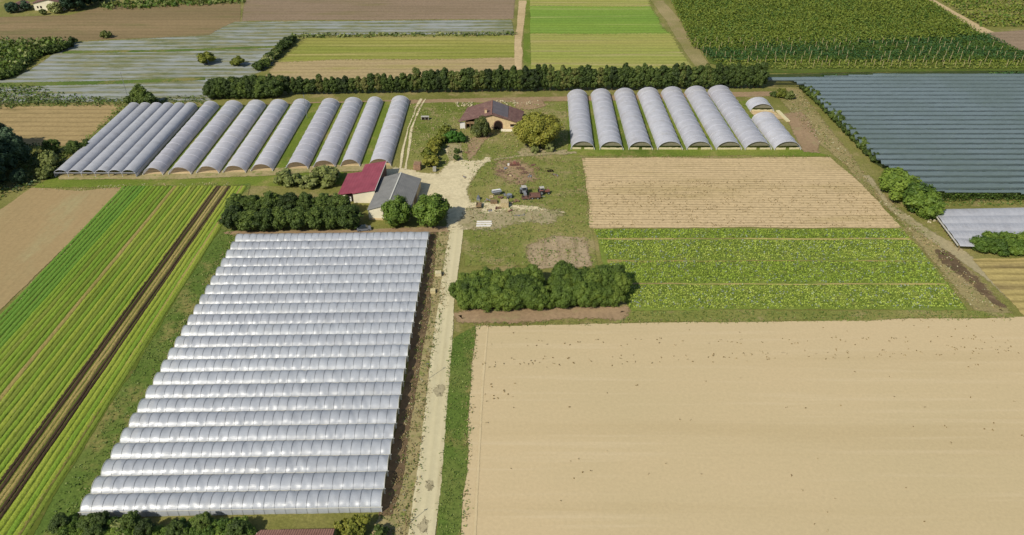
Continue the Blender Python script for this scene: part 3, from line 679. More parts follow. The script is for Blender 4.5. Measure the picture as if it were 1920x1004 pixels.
M_CREAM = plain('cream_render', '#e6dcc0', .8, .9, .1, var=.1, scale=.4)
M_STONE = plain('stone_wall', '#d2b98e', .8, .9, .1, var=.25, scale=.9)
M_DARK = plain('dark_opening', '#2a211c', .8, .8, .1)
M_WOOD = plain('weathered_wood', '#8d7558', .8, .9, .1, var=.3)
M_WHITE = plain('white_paint', '#e4e0d8', .8, .5, .4, var=.08)
M_BROWNP = plain('rusty_steel', '#75564a', .8, .8, .2, var=.35)
M_REDP = plain('red_paint', '#8e5c50', .8, .5, .4, var=.25)
M_TYRE = plain('tyre_rubber', '#2a2a2a', .8, .9, .2)
M_GLASS = plain('dark_glass', '#30383c', .8, .1, .8, var=.1)
M_GREYM = plain('grey_metal', '#9a9c9e', .8, .45, .5, .3, .2)
M_BLUEM = plain('slate_blue_paint', '#70747a', .8, .5, .4, var=.15)
M_CONC = plain('concrete', '#b4b0a4', .8, .85, .2)
M_PALE = plain('pale_timber', '#c8b48a', .8, .9, .1, var=.35, scale=3)

def offs(P, c, k):
    return [tuple(Vector(c)+(Vector(p)-Vector(c))*k) for p in P]
def roof_plane(name, P, mat, parent, th=.14):
    """P: four corners (local) of a roof sheet, real thickness"""
    return MB().prism([tuple(p) for p in P], [(p[0], p[1], p[2]-th) for p in P]).build(name, mat, parent)

# grey gabled shed
W = [at(688, 394, 3.3), at(716, 333, 3.3), at(790, 336, 3.3)]
ax = (W[1]-W[0]); ax.z = 0; Ld = ax.length; rz = math.atan2(ax.y, ax.x)-math.pi/2
wd = abs((W[2]-W[1]).dot(Vector((math.cos(rz), math.sin(rz), 0))))
sh = empty('gabled_shed', (W[0].x, W[0].y, 0), rz); tag(sh, 'long grey roofed shed with cream end wall behind the two round trees', 'shed')
zr = 5.2; i_ = .25
roof_plane('roof', [(0, 0, 3.3), (wd/2, 0, zr), (wd/2, Ld, zr), (0, Ld, 3.3)], M_GREY, sh)
roof_plane('roof', [(wd/2, 0, zr), (wd, 0, 3.3), (wd, Ld, 3.3), (wd/2, Ld, zr)], M_GREY, sh)
MB().box((wd/2, Ld/2, zr+.04), (.35, Ld+.1, .1)).build('ridge_cap', M_GUT, sh)
def gable_wall(y0, y1, par):
    return MB().prism([(i_, y0, 0), (wd-i_, y0, 0), (wd-i_, y0, 3.15), (wd/2, y0, zr-.17), (i_, y0, 3.15)], [(i_, y1, 0), (wd-i_, y1, 0), (wd-i_, y1, 3.15), (wd/2, y1, zr-.17), (i_, y1, 3.15)]).build('end_wall', M_CREAM, par)
gable_wall(i_, i_+.2, sh); gable_wall(Ld-i_-.2, Ld-i_, sh)
MB().box((i_+.1, Ld/2, 1.57), (.2, Ld-1.0, 3.14)).build('side_wall', M_CREAM, sh); MB().box((wd-i_-.1, Ld/2, 1.57), (.2, Ld-1.0, 3.14)).build('side_wall', M_STONE, sh)
MB().box((wd/2, i_-.04, .3), (wd-.4, .1, .6)).build('plinth', M_STONE, sh)
MB().box((wd-.2, Ld*.5, 1.3), (.08, 4, 2.6)).build('sliding_door', M_WOOD, sh)
# red barn: tall mono pitch part and lower lean-to
O = at(660, 363.6, 3.2); rb = empty('red_roofed_barn', (O.x, O.y, 0), rz*.55); tag(rb, 'red metal roofed barn with cream front wall left of the grey shed', 'barn')
Lb = 19.6; wb = 6.9
roof_plane('roof', [(0, 0, 3.2), (wb, 0, 4.5), (wb, Lb, 4.5), (0, Lb, 3.2)], M_RED, rb)
roof_plane('lean_to_roof', [(-4.5, .6, 2.45), (-.03, .6, 3.17), (-.03, 14.5, 3.17), (-4.5, 14.5, 2.45)], M_RED, rb)
MB().prism([(.15, .3, 0), (wb-.2, .3, 0), (wb-.2, .3, 4.3), (.15, .3, 3.05)], [(.15, .5, 0), (wb-.2, .5, 0), (wb-.2, .5, 4.3), (.15, .5, 3.05)]).build('front_wall', M_CREAM, rb)
MB().prism([(.15, Lb-.5, 0), (wb-.2, Lb-.5, 0), (wb-.2, Lb-.5, 4.3), (.15, Lb-.5, 3.05)], [(.15, Lb-.3, 0), (wb-.2, Lb-.3, 0), (wb-.2, Lb-.3, 4.3), (.15, Lb-.3, 3.05)]).build('back_wall', M_CREAM, rb)
MB().box((wb-.3, Lb/2, 2.1), (.18, Lb-1.05, 4.2)).build('side_wall', M_BROWNP, rb)
MB().box((wb+.03, Lb/2, 4.42), (.14, Lb, .22)).build('roof_edge', M_GUT, rb)
MB().box((-4.3, 7.5, 1.15), (.16, 13.5, 2.3)).build('side_wall', M_CREAM, rb)
MB().box((-3.3, .95, 1.15), (2.0, .16, 2.3)).build('front_wall', M_CREAM, rb)
MB().box((-1.15, 1.1, 1.1), (2.1, .1, 2.2)).build('doorway', M_DARK, rb)
MB().box((-.9, .98, .9), (.5, .08, 1.5)).build('door_post', M_WHITE, rb)

# farmhouse
hx, hy = at(918, 243).x, at(918, 243).y
fh = empty('farmhouse', (hx, hy, 0), math.radians(-3)); tag(fh, 'low stone farmhouse with wide tiled gable roof and arched doorway', 'house')
hw, hd, ze, zt = 10.6, 12.5, 2.9, 5.9
xa = .9
def hp(x, y, z): return (x, y, z)
# left slope and right slope (with the grey repaired patch proud of the tiles)
roof_plane('roof', [(-hw-.4, -.6, ze), (xa, -.6, zt), (xa-.8, hd+.4, zt), (-hw+1.6, hd+.4, ze)], M_TILE, fh, .22)
roof_plane('roof', [(xa, -.6, zt), (hw+.4, -.6, ze), (hw+1.2, hd-1, zt-(hw+1.2-xa+.8*(hd-.4)/(hd+1))*(zt-ze)/(hw+.4-xa)), (xa-.8, hd+.4, zt)], M_TILE, fh, .22)
def onr(x, y):   # height on the right slope
    x0 = xa-.8*(y+.6)/(hd+1); return zt-(x-x0)*(zt-ze)/(hw+.4-xa)
P = [(xa-.2, 1.2), (xa+5.6, .8), (xa+5.2, hd-1), (xa-.6, hd+.3)]
MB().prism([(x, y, onr(x, y)+.06) for x, y in P], [(x, y, onr(x, y)-.05) for x, y in P]).build('roof_patch', M_SLATE, fh)
MB().tube((xa, -.65, zt+.03), (xa-.8, hd+.45, zt+.03), .16, 6).build('ridge_tile', M_TILE2, fh)
def gab(y, th, mat, name, x0, x1):
    def top(x): return min(zt-.35, ze-.35+(zt-ze)*(1-abs(x-xa)/((hw+xa) if x < xa else (hw-xa))))
    xs = [x0]+([xa] if x0 < xa < x1 else [])+[x1]
    tp = [(x, y, top(x)) for x in xs][::-1]
    A_ = [(x0, y, 0), (x1, y, 0)]+tp; B_ = [(p[0], p[1]+th, p[2]) for p in A_]
    return MB().prism(A_, B_).build(name, mat, fh)
gab(0, .3, M_STONE, 'front_wall', -5.2, hw-.2); gab(hd-.5, .3, M_STONE, 'back_wall', -8.4, hw-.2)
MB().box((-9.0, hd/2+2.3, 1.2), (.3, 6.4, 2.4)).build('side_wall', M_CREAM, fh); MB().box((hw-.3, hd/2, 1.15), (.3, hd-1.1, 2.3)).build('side_wall', M_STONE, fh)
MB().box((-9.6, .15, 1.2), (1.8, .3, 2.4)).build('porch_wall', M_WHITE, fh)
MB().box((-7.0, 2.2, 1.2), (3.4, .2, 2.4)).build('porch_back', M_DARK, fh)
for x in (-8.4, -6.9, -5.5): MB().box((x, .05, 1.25), (.22, .22, 2.5)).build('porch_post', M_WOOD, fh)
for k in range(8): pass
MB().box((-6.95, .1, 2.35), (3.3, .12, .9)).build('porch_screen', M_WOOD, fh)
# arched doorway: dark arch set proud of the wall, with frame
def arch(w_, h_, y, mat, name, x, th=.06):
    pts = [(x-w_/2, y, 0)]+[(x-w_/2*math.cos(a), y, h_-w_/2+w_/2*math.sin(a)) for a in np.linspace(0, math.pi, 13)]+[(x+w_/2, y, 0)]
    return MB().prism(pts, [(p[0], p[1]+th, p[2]) for p in pts]).build(name, mat, fh)
arch(3.3, 3.5, -.05, M_BROWNP, 'door_frame', 3.1); arch(2.7, 3.2, -.1, M_DARK, 'arched_door', 3.1)
MB().box((8.3, -.04, 1.7), (1.9, .06, .9)).build('window', M_DARK, fh)
MB().box((8.3, -.08, 1.2), (2.1, .12, .1)).build('window_sill', M_WHITE, fh)
for x in (-3.6, -1.2): MB().box((x, -.04, 1.6), (.9, .06, 1.2)).build('window', M_GLASS, fh)
ch = MB().box((-1.4, 2.2, 5.9), (.8, .8, 1.5)).build('chimney', M_STONE, fh); MB().box((-1.4, 2.2, 6.72), (1.0, 1.0, .12)).build('chimney_cap', M_TILE2, ch)
MB().box((7.4, -1.0, .18), (6.5, 1.6, .36)).build('terrace', M_CREAM, fh)

# house at the bottom edge
q = [at(478, 994, 3.0), at(628, 988, 3.0)]
bh = empty('tiled_house', (q[0].x, q[0].y, 0), 0.02); tag(bh, 'brown tiled roof house cut off at the bottom edge', 'house'); wl_ = (q[1]-q[0]).length
roof_plane('roof', [(.9, 0, 3.0), (wl_, 0, 3.0), (wl_+.3, -4.5, 4.6), (-.6, -4.5, 4.6)], M_TILE2, bh, .2)
roof_plane('roof', [(-.6, -4.5, 4.6), (wl_+.3, -4.5, 4.6), (wl_+.6, -9, 3.0), (-2.0, -9, 3.0)], M_TILE2, bh, .2)
MB().prism([(.3, -.4, 0), (wl_-.3, -.4, 0), (wl_-.3, -8.6, 0), (.3, -8.6, 0)], [(.3, -.4, 2.75), (wl_-.3, -.4, 2.75), (wl_-.3, -8.6, 2.75), (.3, -8.6, 2.75)]).build('walls', M_CREAM, bh)
MB().prism([(wl_-.35, -.5, 2.75), (wl_-.35, -8.5, 2.75), (wl_-.35, -4.5, 4.35)], [(wl_-.1, -.5, 2.75), (wl_-.1, -8.5, 2.75), (wl_-.1, -4.5, 4.35)]).build('gable', M_CREAM, bh)

# distant white farmhouse and outbuilding, top left
def far_house(x, y, w, d, h, zt_, label, wins, name='distant_house', wall=M_CREAM):
    t = empty(name, (x, y, 0)); tag(t, label, 'house')
    MB().prism([(0, 0, 0), (w, 0, 0), (w, 0, h), (w*.72, 0, h+(zt_-h)*.35), (w*.28, 0, h+(zt_-h)*.35), (0, 0, h)], [(0, d, 0), (w, d, 0), (w, d, h), (w*.72, d, h+(zt_-h)*.35), (w*.28, d, h+(zt_-h)*.35), (0, d, h)]).build('walls', wall, t)
    roof_plane('roof', [(-.6, -.5, h+.2), (w/2, -.5, zt_+.2), (w/2, d+.5, zt_+.2), (-.6, d+.5, h+.2)], M_TILE, t, .25)
    roof_plane('roof', [(w/2, -.5, zt_+.2), (w+.6, -.5, h+.2), (w+.6, d+.5, h+.2), (w/2, d+.5, zt_+.2)], M_TILE, t, .25)
    MB().prism([(0.3, -.02, h), (w-.3, -.02, h), (w/2, -.02, zt_-.1)], [(0.3, .2, h), (w-.3, .2, h), (w/2, .2, zt_-.1)]).build('gable', wall, t)
    for xx, zz, s in wins: MB().box((xx, -.04, zz), (s, .08, s*1.3)).build('window', M_DARK, t)
    return t
A = at(66, 20); B = at(124, 20)
far_house(A.x, A.y, B.x-A.x, 12, 3.6, 5.6, 'distant cream farmhouse with red tiled roof at the top left', [(1.9, 1.7, .8), (3.6, 1.7, .9), (7.6, 1.6, .8), (14.5, 1.6, .8)])
A = at(23, 20); B = at(43, 20)
far_house(A.x, A.y, B.x-A.x, 7, 2.3, 3.4, 'small distant outbuilding left of the cream farmhouse', [], 'distant_outbuilding')

# flat grey plastic cover on the right edge
P = [at(1748, 393, 1.6), at(2010, 388, 1.6), at(2010, 470, 1.6), at(1800, 462, 1.6)]
fc = empty('low_plastic_cover', (P[0].x, P[0].y, 0)); tag(fc, 'wide low grey plastic cover at the right edge behind the hedge', 'greenhouse')
na, nb = 60, 90; VV = []
for j in range(na):
    for i in range(nb):
        u, v = i/(nb-1), j/(na-1); p = (P[0]*(1-u)+P[1]*u)*(1-v)+(P[3]*(1-u)+P[2]*u)*v
        VV.append((p.x-P[0].x, p.y-P[0].y, 1.6+.28*abs(math.sin(v*math.pi*5))**.7+.05*math.sin(u*170)*abs(math.sin(v*16))+.03*random.random()))
a = (np.arange(na-1)[:, None]*nb+np.arange(nb-1)[None, :]).ravel()
link('cover', mesh_np('cover', VV, np.stack([a, a+nb, a+nb+1, a+1], 1), F_MULTI, smooth=True), fc)
for k in range(9):
    p = (P[0].lerp(P[3], k/8))-P[0]; MB().tube((p.x-.1, p.y, 0), (p.x-.1, p.y, 1.7), .08, 6).build('post', M_WOOD, fc)
e0 = P[0].lerp(P[3], .02)-P[0]; e1 = P[0].lerp(P[3], .97)-P[0]
MB().tube((e0.x-.3, e0.y, 1.55), (e1.x-.3, e1.y, 1.55), .22, 6).build('rolled_side', M_MULCH if False else M_CONC, fc)

# ------------------------------------------------------------------ trees
for i in range(5):
    tree_mesh('wind%d' % i, 2.9, 9.6, .5, 4600, .46, 'cone', L_WIND, 300+i, 84)
    tree_mesh('dark%d' % i, 3.7, 8.2, .4, 5600, .44, 'round', L_DARK, 320+i, 96)
    tree_mesh('copse%d' % i, 3.3, 6.9, .3, 7000, .36, 'round', L_COP, 340+i, 70)
for i in range(3):
    tree_mesh('big%d' % i, 4.5, 9.5, 1.0, 5200, .6, 'round', L_MID, 360+i, 60)
    tree_mesh('blue%d' % i, 5.0, 12, 1.0, 4600, .7, 'round', L_BLUE, 370+i, 50)
    tree_mesh('bush%d' % i, 1.6, 2.6, .15, 900, .42, 'round', L_DARK, 380+i, 22)
    tree_mesh('obush%d' % i, 1.6, 2.6, .15, 900, .42, 'round', L_OLIVE, 390+i, 22)
    tree_mesh('ybush%d' % i, 1.6, 2.8, .15, 1100, .4, 'round', L_YEL, 400+i, 22)
    tree_mesh('gbush%d' % i, 1.6, 2.4, .15, 1300, .34, 'round', L_BRIGHT, 410+i, 22)
    tree_mesh('hedge%d' % i, 2.6, 4.6, .2, 3000, .42, 'round', L_OLIVE if i == 9 else L_MID, 420+i, 40)
tree_mesh('yellow', 8.0, 11.5, 1.2, 11000, .62, 'round', L_YEL, 440, 90)
tree_mesh('house_tree', 3.6, 8.0, .8, 2600, .5, 'cone', leaf('reddish_leaves', ['#38401e', '#535a2c', '#6c6638', '#807050']), 441, 40)
tree_mesh('cone0', 2.6, 13, .8, 2600, .6, 'cone', L_BLUE, 442, 44)

WIND = ['wind%d' % i for i in range(5)]; DARK = ['dark%d' % i for i in range(5)]; COP = ['copse%d' % i for i in range(5)]
# long windbreak
xs = np.concatenate([np.arange(528, 783, 12.1), np.arange(800, 1432, 11.6)])
for i, u in enumerate(xs):
    v = 182-(u-530)/900*12; p = at(u, v-2)
    low = u < 772
    tree('windbreak_tree', WIND, p.x, p.y+1.5, 1.0 if not low else .82, 'dense green windbreak tree, %s from the left gap end of the long row' % ordn(i), 'tree', 'windbreak trees in the long row', sz=(random.uniform(.66, .95) if low else random.uniform(.92, 1.2)))
k = 0
for u in np.arange(400, 528, 15):
    for r in (0, 1):
        p = at(u+r*6, 186-r*9-(u-400)*.02)
        tree('dark_tree', DARK, p.x, p.y, .88, 'dark tree in the clump ending the windbreak, %s from the left' % ordn(k), 'tree', 'dark trees at the left end of the windbreak'); k += 1
# thick dark hedge of trees behind the big greenhouse
k = 0
for (u, v) in [(442, 430), (470, 432), (500, 432), (531, 431), (562, 430), (594, 429), (626, 429), (655, 426), (448, 402), (480, 402), (512, 402), (545, 400), (578, 400), (610, 400), (640, 404)]:
    p = at(u, v); tree('dark_tree', DARK, p.x, p.y, random.uniform(.82, 1.14), 'dark tree of the thick clump above the long greenhouse, %s, %s row' % (ordn(k % 8)+' from the left', 'front' if k < 8 else 'back'), 'tree', 'dark trees above the long greenhouse', sz=random.uniform(.72, .88)); k += 1
for (u, v, s, lb) in [(543, 345, .95, 'olive bushy tree below the sixth separate tunnel'), (608, 345, 1.15, 'olive bushy tree left of the red barn'), (577, 350, .7, 'small olive bush between two bushy trees near the barn')]:
    p = at(u, v); tree('bushy_tree', ['obush0', 'obush1'], p.x, p.y, s*2.7, lb, 'tree', sz=s*1.7)
# two round trees by the shed
p = at(748, 424); tree('round_tree', 'big0', p.x, p.y, .86, 'round dark green tree in front of the grey shed, left one', 'tree', sz=.92)
p = at(810, 421); tree('round_tree', 'big1', p.x, p.y, 1.12, 'round dark green tree at the corner of the gravel yard', 'tree', sz=.9)
# oval copse
k = 0
for (v, us) in ((577, np.arange(872, 1168, 20)), (558, np.arange(862, 1180, 19)), (540, np.arange(874, 1172, 20))):
    for u in us:
        p = at(u+random.uniform(-4, 4), v+random.uniform(-2, 2)); e_ = min(u-860, 1180-u)
        s = .65+.12*min(1, e_/70)
        if 1012 < u < 1044: s *= .62
        if u > 1045: s *= 1.08; p.y += 1.2
        tree('copse_tree', COP, p.x, p.y, s*random.uniform(.8, 1.1), 'green tree in the oval copse, %s from the left in the %s row' % (ordn(int(np.where(us == u)[0][0])), {577: 'front', 558: 'middle', 540: 'back'}[v]), 'tree', 'trees of the oval copse', sz=s*random.uniform(.86, 1.22)); k += 1
# garden
p = at(1006, 272); tree('round_tree', 'yellow', p.x, p.y, 1.02, 'large round yellow green tree right of the farmhouse', 'tree', sz=.92)
p = at(903, 256); tree('garden_tree', 'house_tree', p.x, p.y, .95, 'thin reddish green tree in front of the farmhouse', 'tree', sz=.92)
p = at(893, 257); tree('garden_bush', 'obush1', p.x, p.y, 1.2, 'grey green bush left of the farmhouse tree', 'bush')
for i, (u, v, ky, s, lb) in enumerate([(808, 314, 'ybush0', 1.55, 'nearest yellow green bush of the garden hedge'), (806, 303, 'ybush1', 1.6, 'second nearest yellow green bush of the garden hedge'), (812, 292, 'ybush2', 1.5, 'third yellow green bush of the garden hedge'), (817, 281, 'ybush0', 1.5, 'fourth yellow green bush of the garden hedge'), (824, 270, 'ybush1', 1.4, 'fifth yellow green bush of the garden hedge'), (834, 259, 'ybush2', 1.45, 'farthest yellow green bush of the garden hedge'), (836, 248, 'obush2', 1.2, 'olive bush at the far end of the garden hedge'),
        (839, 267, 'gbush0', 1.35, 'bright green clipped bush at the left by the terrace'), (850, 266, 'gbush1', 1.45, 'bright green clipped bush above the middle of the terrace'), (861, 266, 'gbush2', 1.35, 'bright green clipped bush at the right by the terrace'), (857, 300, 'bush0', .8, 'small dark bush beside the terrace wall'), (856, 288, 'bush1', .7, 'narrow dark shrub right of the terrace'),
        (1003, 287, 'obush0', .9, 'low grey bush under the large yellow green tree, left'), (1030, 284, 'obush1', 1.0, 'low grey bush under the large yellow green tree, right')]):
    p = at(u, v); tree('garden_bush', ky, p.x, p.y, s, lb, 'bush')
# round bushes at the right track
for i, (u, v, s, lb) in enumerate([(1658, 352, 1.05, 'farthest'), (1668, 364, 1.15, 'second farthest'), (1684, 377, 1.25, 'middle'), (1698, 390, 1.3, 'second nearest'), (1714, 404, 1.2, 'nearest')]):
    p = at(u+12, v); tree('round_tree', ['hedge0', 'hedge1', 'hedge2'], p.x, p.y, s*1.45, '%s round green tree of the clump beside the curving track' % lb, 'tree', 'round trees beside the curving track', sz=s*1.25)
for i, (u, v) in enumerate([(1838, 470), (1866, 474), (1896, 474), (1926, 474), (1852, 462), (1884, 462), (1914, 462)]):
    p = at(u, v); tree('hedge_bush', ['hedge0', 'hedge1', 'hedge2'], p.x, p.y, 1.0, 'olive green bush of the broad hedge at the right edge, %s' % ordn(i), 'bush', 'bushes of the broad hedge at the right edge', sz=.8)
for (u, v, s, ky, lb) in [(1463, 184, 1.3, 'ybush0', 'yellow green bush at the top of the dry slope'), (1449, 182, .9, 'bush0', 'dark green bush right of the windbreak end'), (1478, 186, 1.2, 'obush0', 'brownish bush at the top of the dry slope')]:
    p = at(u, v); tree('slope_bush', ky, p.x, p.y, s, lb, 'bush')
# orchard end trees down the slanting side of the netted orchard
for i in range(34):
    t_ = i/33; u = 1503+(1642-1503)*t_**1.0; v = 166+(306-166)*t_**1.05
    p = at(u, v); tree('orchard_tree', ['bush0', 'bush1', 'bush2'], p.x, p.y, random.uniform(1.0, 1.35), 'small dark tree ending a netted orchard row, %s from the top' % ordn(i), 'tree', 'row end trees along the netted orchard')
# left edge
for (u, v, ky, s, sz, lb) in [(2, 330, 'blue0', 1.15, 1.1, 'large dark tree at the left edge'), (28, 312, 'blue1', 1.1, 1.0, 'large dark tree right of the one on the left edge'), (-22, 352, 'blue2', 1.2, 1.1, 'large dark tree cut off by the left edge'), (-4, 285, 'blue1', 1.0, .9, 'large dark tree farther back at the left edge'), (-30, 300, 'blue0', 1.1, 1.1, 'large dark tree farthest left'),
        (40, 345, 'blue2', .45, .4, 'small dark tree beside the tan field corner'),
        (100, 288, 'dark0', .85, .62, 'round dark bush left of the joined tunnels'), (143, 290, 'dark1', .8, .6, 'dark bushy tree beside the joined tunnels'), (160, 286, 'dark3', .55, .45, 'smaller dark bush beside the joined tunnels'), (163, 276, 'bush0', 1.0, 1.2, 'small green tree touching the joined tunnels'), (97, 315, 'obush2', 1.9, 2.1, 'olive slender tree left of the joined tunnels'), (88, 332, 'obush0', 1.9, 1.4, 'olive bush at the lower corner of the joined tunnels'),
        (268, 198, 'dark2', .95, 1.0, 'dark tree at the top corner of the joined tunnels'), (282, 199, 'bush2', 2.0, 2.0, 'low dark tree right of the tunnel corner tree'), (245, 196, 'bush1', 1.2, 1.2, 'low dark bush left of the tunnel corner tree'),
        (25, 24, 'blue0', .62, .42, 'dark tree left of the distant outbuilding'), (50, 20, 'blue1', .5, .4, 'dark tree between the distant outbuilding and farmhouse'), (108, 24, 'obush0', 2.4, 2.0, 'grey green bush in front of the distant farmhouse'), (82, 28, 'obush1', 1.2, 1.0, 'small bush below the distant farmhouse'),
        (132, 22, 'cone0', 1.3, .9, 'dark conifer beside the distant farmhouse, first'), (143, 20, 'cone0', 1.5, .95, 'dark conifer beside the distant farmhouse, second'), (155, 17, 'blue2', 1.0, .75, 'dark tree right of the distant conifers'), (172, 10, 'blue0', .9, .7, 'dark tree farther right of the distant conifers'), (188, 4, 'blue1', .8, .6, 'dark tree at the end of the distant tree group'), (201, 71, 'obush0', 1.6, 1.3, 'lone bush at the upper edge of the mulch field'),
        (388, 120, 'ybush0', 2.6, 1.6, 'yellowish bush in the mulch field'), (445, 124, 'ybush1', 1.8, 1.3, 'small yellowish bush in the mulch field')]:
    p = at(u, v); tree('tree' if s > 1.0 and not ky.startswith(('ob', 'bush', 'yb')) else 'bush', ky, p.x, p.y, s, lb, 'tree' if not ky.startswith(('ob', 'bush', 'yb')) else 'bush', sz=sz)
# hedgerow between mulch field and yellow green field
for i, t_ in enumerate(np.linspace(0, 1, 16)):
    p = at(487+62*t_, 132-55*t_); tree('hedgerow_bush', ['bush0', 'bush1', 'obush0'], p.x, p.y, random.uniform(1.2, 1.8), 'bush of the slanting hedgerow left of the yellow green field, %s from the windbreak' % ordn(i), 'bush', 'bushes of the slanting hedgerow', sz=random.uniform(1.0, 1.5))
# dark hedge along the left scrub
for i, t_ in enumerate(np.linspace(0, 1, 20)):
    p = at(-5+142*t_, 150-70*t_+6*math.sin(t_*9)); tree('hedgerow_bush', ['bush0', 'bush1', 'bush2'], p.x, p.y, random.uniform(1.0, 1.7), 'dark bush bordering the scrub by the mulch field, %s from left' % ordn(i), 'bush', 'dark bushes bordering the scrub', sz=random.uniform(.9, 1.4))
# bottom edge hedge and bushes
for i, u in enumerate(np.arange(118, 470, 19)):
    for r in (0, 1):
        p = at(u+r*9, 993+r*17); ky = random.choice(['hedge0', 'hedge1', 'hedge2', 'dark4'])
        if r == 0 and 255 < u < 345: continue
        tree('hedge_bush', ky, p.x, p.y, .52, 'dark bush of the bottom edge hedge, %s from the left, %s line' % (ordn(i), 'upper' if r == 0 else 'lower'), 'bush', 'bushes of the bottom hedge', sz=random.uniform(.38, .52))
p = at(228, 1004); tree('hedge_bush', 'obush1', p.x, p.y, 1.6, 'pale olive bush in front of the bottom hedge', 'bush', sz=.8)
for (u, v, s, lb) in [(648, 1004, 1.0, 'left green bush beside the bottom house'), (674, 1000, 1.15, 'middle green bush beside the bottom house'), (662, 1016, 1.2, 'lower green bush beside the bottom house')]:
    p = at(u, v); tree('garden_bush', ['gbush0', 'ybush1'], p.x, p.y, s, lb, 'bush', sz=1.1)
p = at(708, 1012); tree('garden_bush', 'bush0', p.x, p.y, 1.2, 'small dark bush right of the bottom house', 'bush', sz=1.0)

GRS = [leaf('grass_blades', ['#4c6224', '#5e7230', '#70803a'], kk=1.15), leaf('pale_grass_blades', ['#6c7c34', '#84904a', '#9a9a5c'], kk=1.15)]
# scrub top left, undergrowth by the left edge
X = pts_in(poly_px([(-60, 82), (120, 78), (20, 146), (-60, 150)]), .55, g0)
tufts('scrub', X, 1.5, 2.2, [L_DARK, L_MID, L_OLIVE], 5, 1.0, .5, 'dense green scrub at the left edge beside the mulch field', 'scrub', seed=3, weights=[.45, .4, .15])
X = pts_in(poly_px([(-60, 285), (60, 270), (130, 290), (108, 328), (60, 350), (-60, 400)]), .7, g0)
tufts('undergrowth', X, .8, .8, [L_DARK, L_OLIVE, L_BLUE], 4, .6, .5, 'dark undergrowth below the trees at the left edge', 'undergrowth', seed=4)
X = pts_in(poly_px([(225, 190), (245, 200), (180, 262), (160, 285), (150, 275), (205, 222)]), .8, g0)
tufts('undergrowth', X, .7, 1.0, [L_OLIVE, L_MID], 4, .6, .5, 'green weedy edge left of the joined tunnels', 'weeds', seed=5)
X = pts_in(poly_px([(-60, 160), (60, 162), (110, 176), (200, 186), (220, 194), (-60, 198)]), .45, g0)
tufts('weeds', X, .9, .4, [GRS[0], L_OLIVE, L_MID], 4, 1.0, .8, 'tall green weeds over the lower left corner of the mulch field', 'weeds', seed=61)
X = pts_in(poly_px([(190, 8), (450, -2), (460, 6), (200, 20)]), .25, g0)
tufts('scrub', X, 1.8, 1.5, [L_OLIVE, L_MID], 5, 1.2, .5, 'distant green scrub strip at the top edge', 'scrub', seed=6)
X = pts_in(poly_px([(548, 66), (965, 62), (965, 67), (552, 72)]), .4, g0)
tufts('weeds', X, 1.2, .6, [L_DARK, L_OLIVE], 4, .8, .5, 'dark weedy line above the yellow green field', 'weeds', seed=7)
X = pts_in(poly_px([(-60, 186), (240, 186), (385, 180), (385, 196), (230, 198), (-60, 206)]), .5, g0)
tufts('weeds', X, .7, .3, [GRS[0], L_OLIVE], 4, .9, .8, 'weedy border below the mulch field', 'weeds', seed=8)
# dry weeds of the verge, grass tufts of the strips
DRYW = [leaf('dry_weed', ['#8c7a50', '#a89468', '#c0ac84'], kk=1.0), leaf('green_weed', ['#5c6a2a', '#74803c', '#8a9050'], kk=1.0), leaf('pale_weed', ['#a8a078', '#c0b890', '#cfc8a4'], kk=1.0)]
X = pts_in(poly_px([(812, 436), (843, 436), (834, 560), (806, 690), (775, 1004), (765, 1100), (640, 1100), (700, 990), (725, 955), (765, 745)]), 2.4, g0)
tufts('dry_weeds', X, .34, .14, DRYW, 3, .25, 1.3, 'dry brown weeds on the verge left of the farm road', 'weeds', seed=9, weights=[.42, .42, .16])
X = pts_in(poly_px([(842, 640), (888, 616), (876, 720), (862, 1004), (855, 1100), (812, 1100), (820, 1004), (838, 750)]), 2.0, g0)
tufts('grass_tufts', X, .3, .14, GRS, 3, .25, 1.3, 'short green grass right of the farm road', 'grass', seed=10)
X = pts_in(poly_px([(430, 360), (448, 440), (330, 640), (150, 960), (70, 1040), (75, 1000), (215, 750), (420, 425)]), 1.3, g0)
tufts('grass_tufts', X, .34, .14, GRS, 3, .25, 1.3, 'rough green grass left of the long greenhouse', 'grass', seed=12)
X = pts_in(poly_px([(1190, 584), (1830, 586), (1890, 594), (1400, 602), (1160, 605)]), 1.5, g0)
tufts('grass_tufts', X, .35, .14, GRS, 3, .25, 1.3, 'short grass strip above the big tan field', 'grass', seed=13)
X = pts_in(poly_px([(880, 312), (1000, 294), (1092, 296), (1106, 425), (1116, 500), (880, 500)]), .9, g0)
tufts('grass_tufts', X, .38, .14, GRS+[DRYW[0]], 3, .4, 1.3, 'rough grass around the stored farm machinery', 'grass', seed=14)
X = pts_in(poly_px([(770, 196), (1062, 194), (1062, 290), (880, 310), (770, 318)]), .7, g0)
tufts('grass_tufts', X, .42, .14, GRS+[DRYW[0]], 3, .4, 1.3, 'short grass of the farmhouse garden', 'grass', seed=15)
X = pts_in(poly_px([(1465, 180), (1500, 172), (1640, 350), (1780, 480), (1880, 580), (1830, 584), (1700, 432), (1565, 290), (1505, 240)]), .8, g0)
tufts('dry_weeds', X, .45, .14, DRYW, 3, .4, 1.3, 'dry weeds over the worn slope beside the netted orchard', 'weeds', seed=16, weights=[.45, .35, .2])
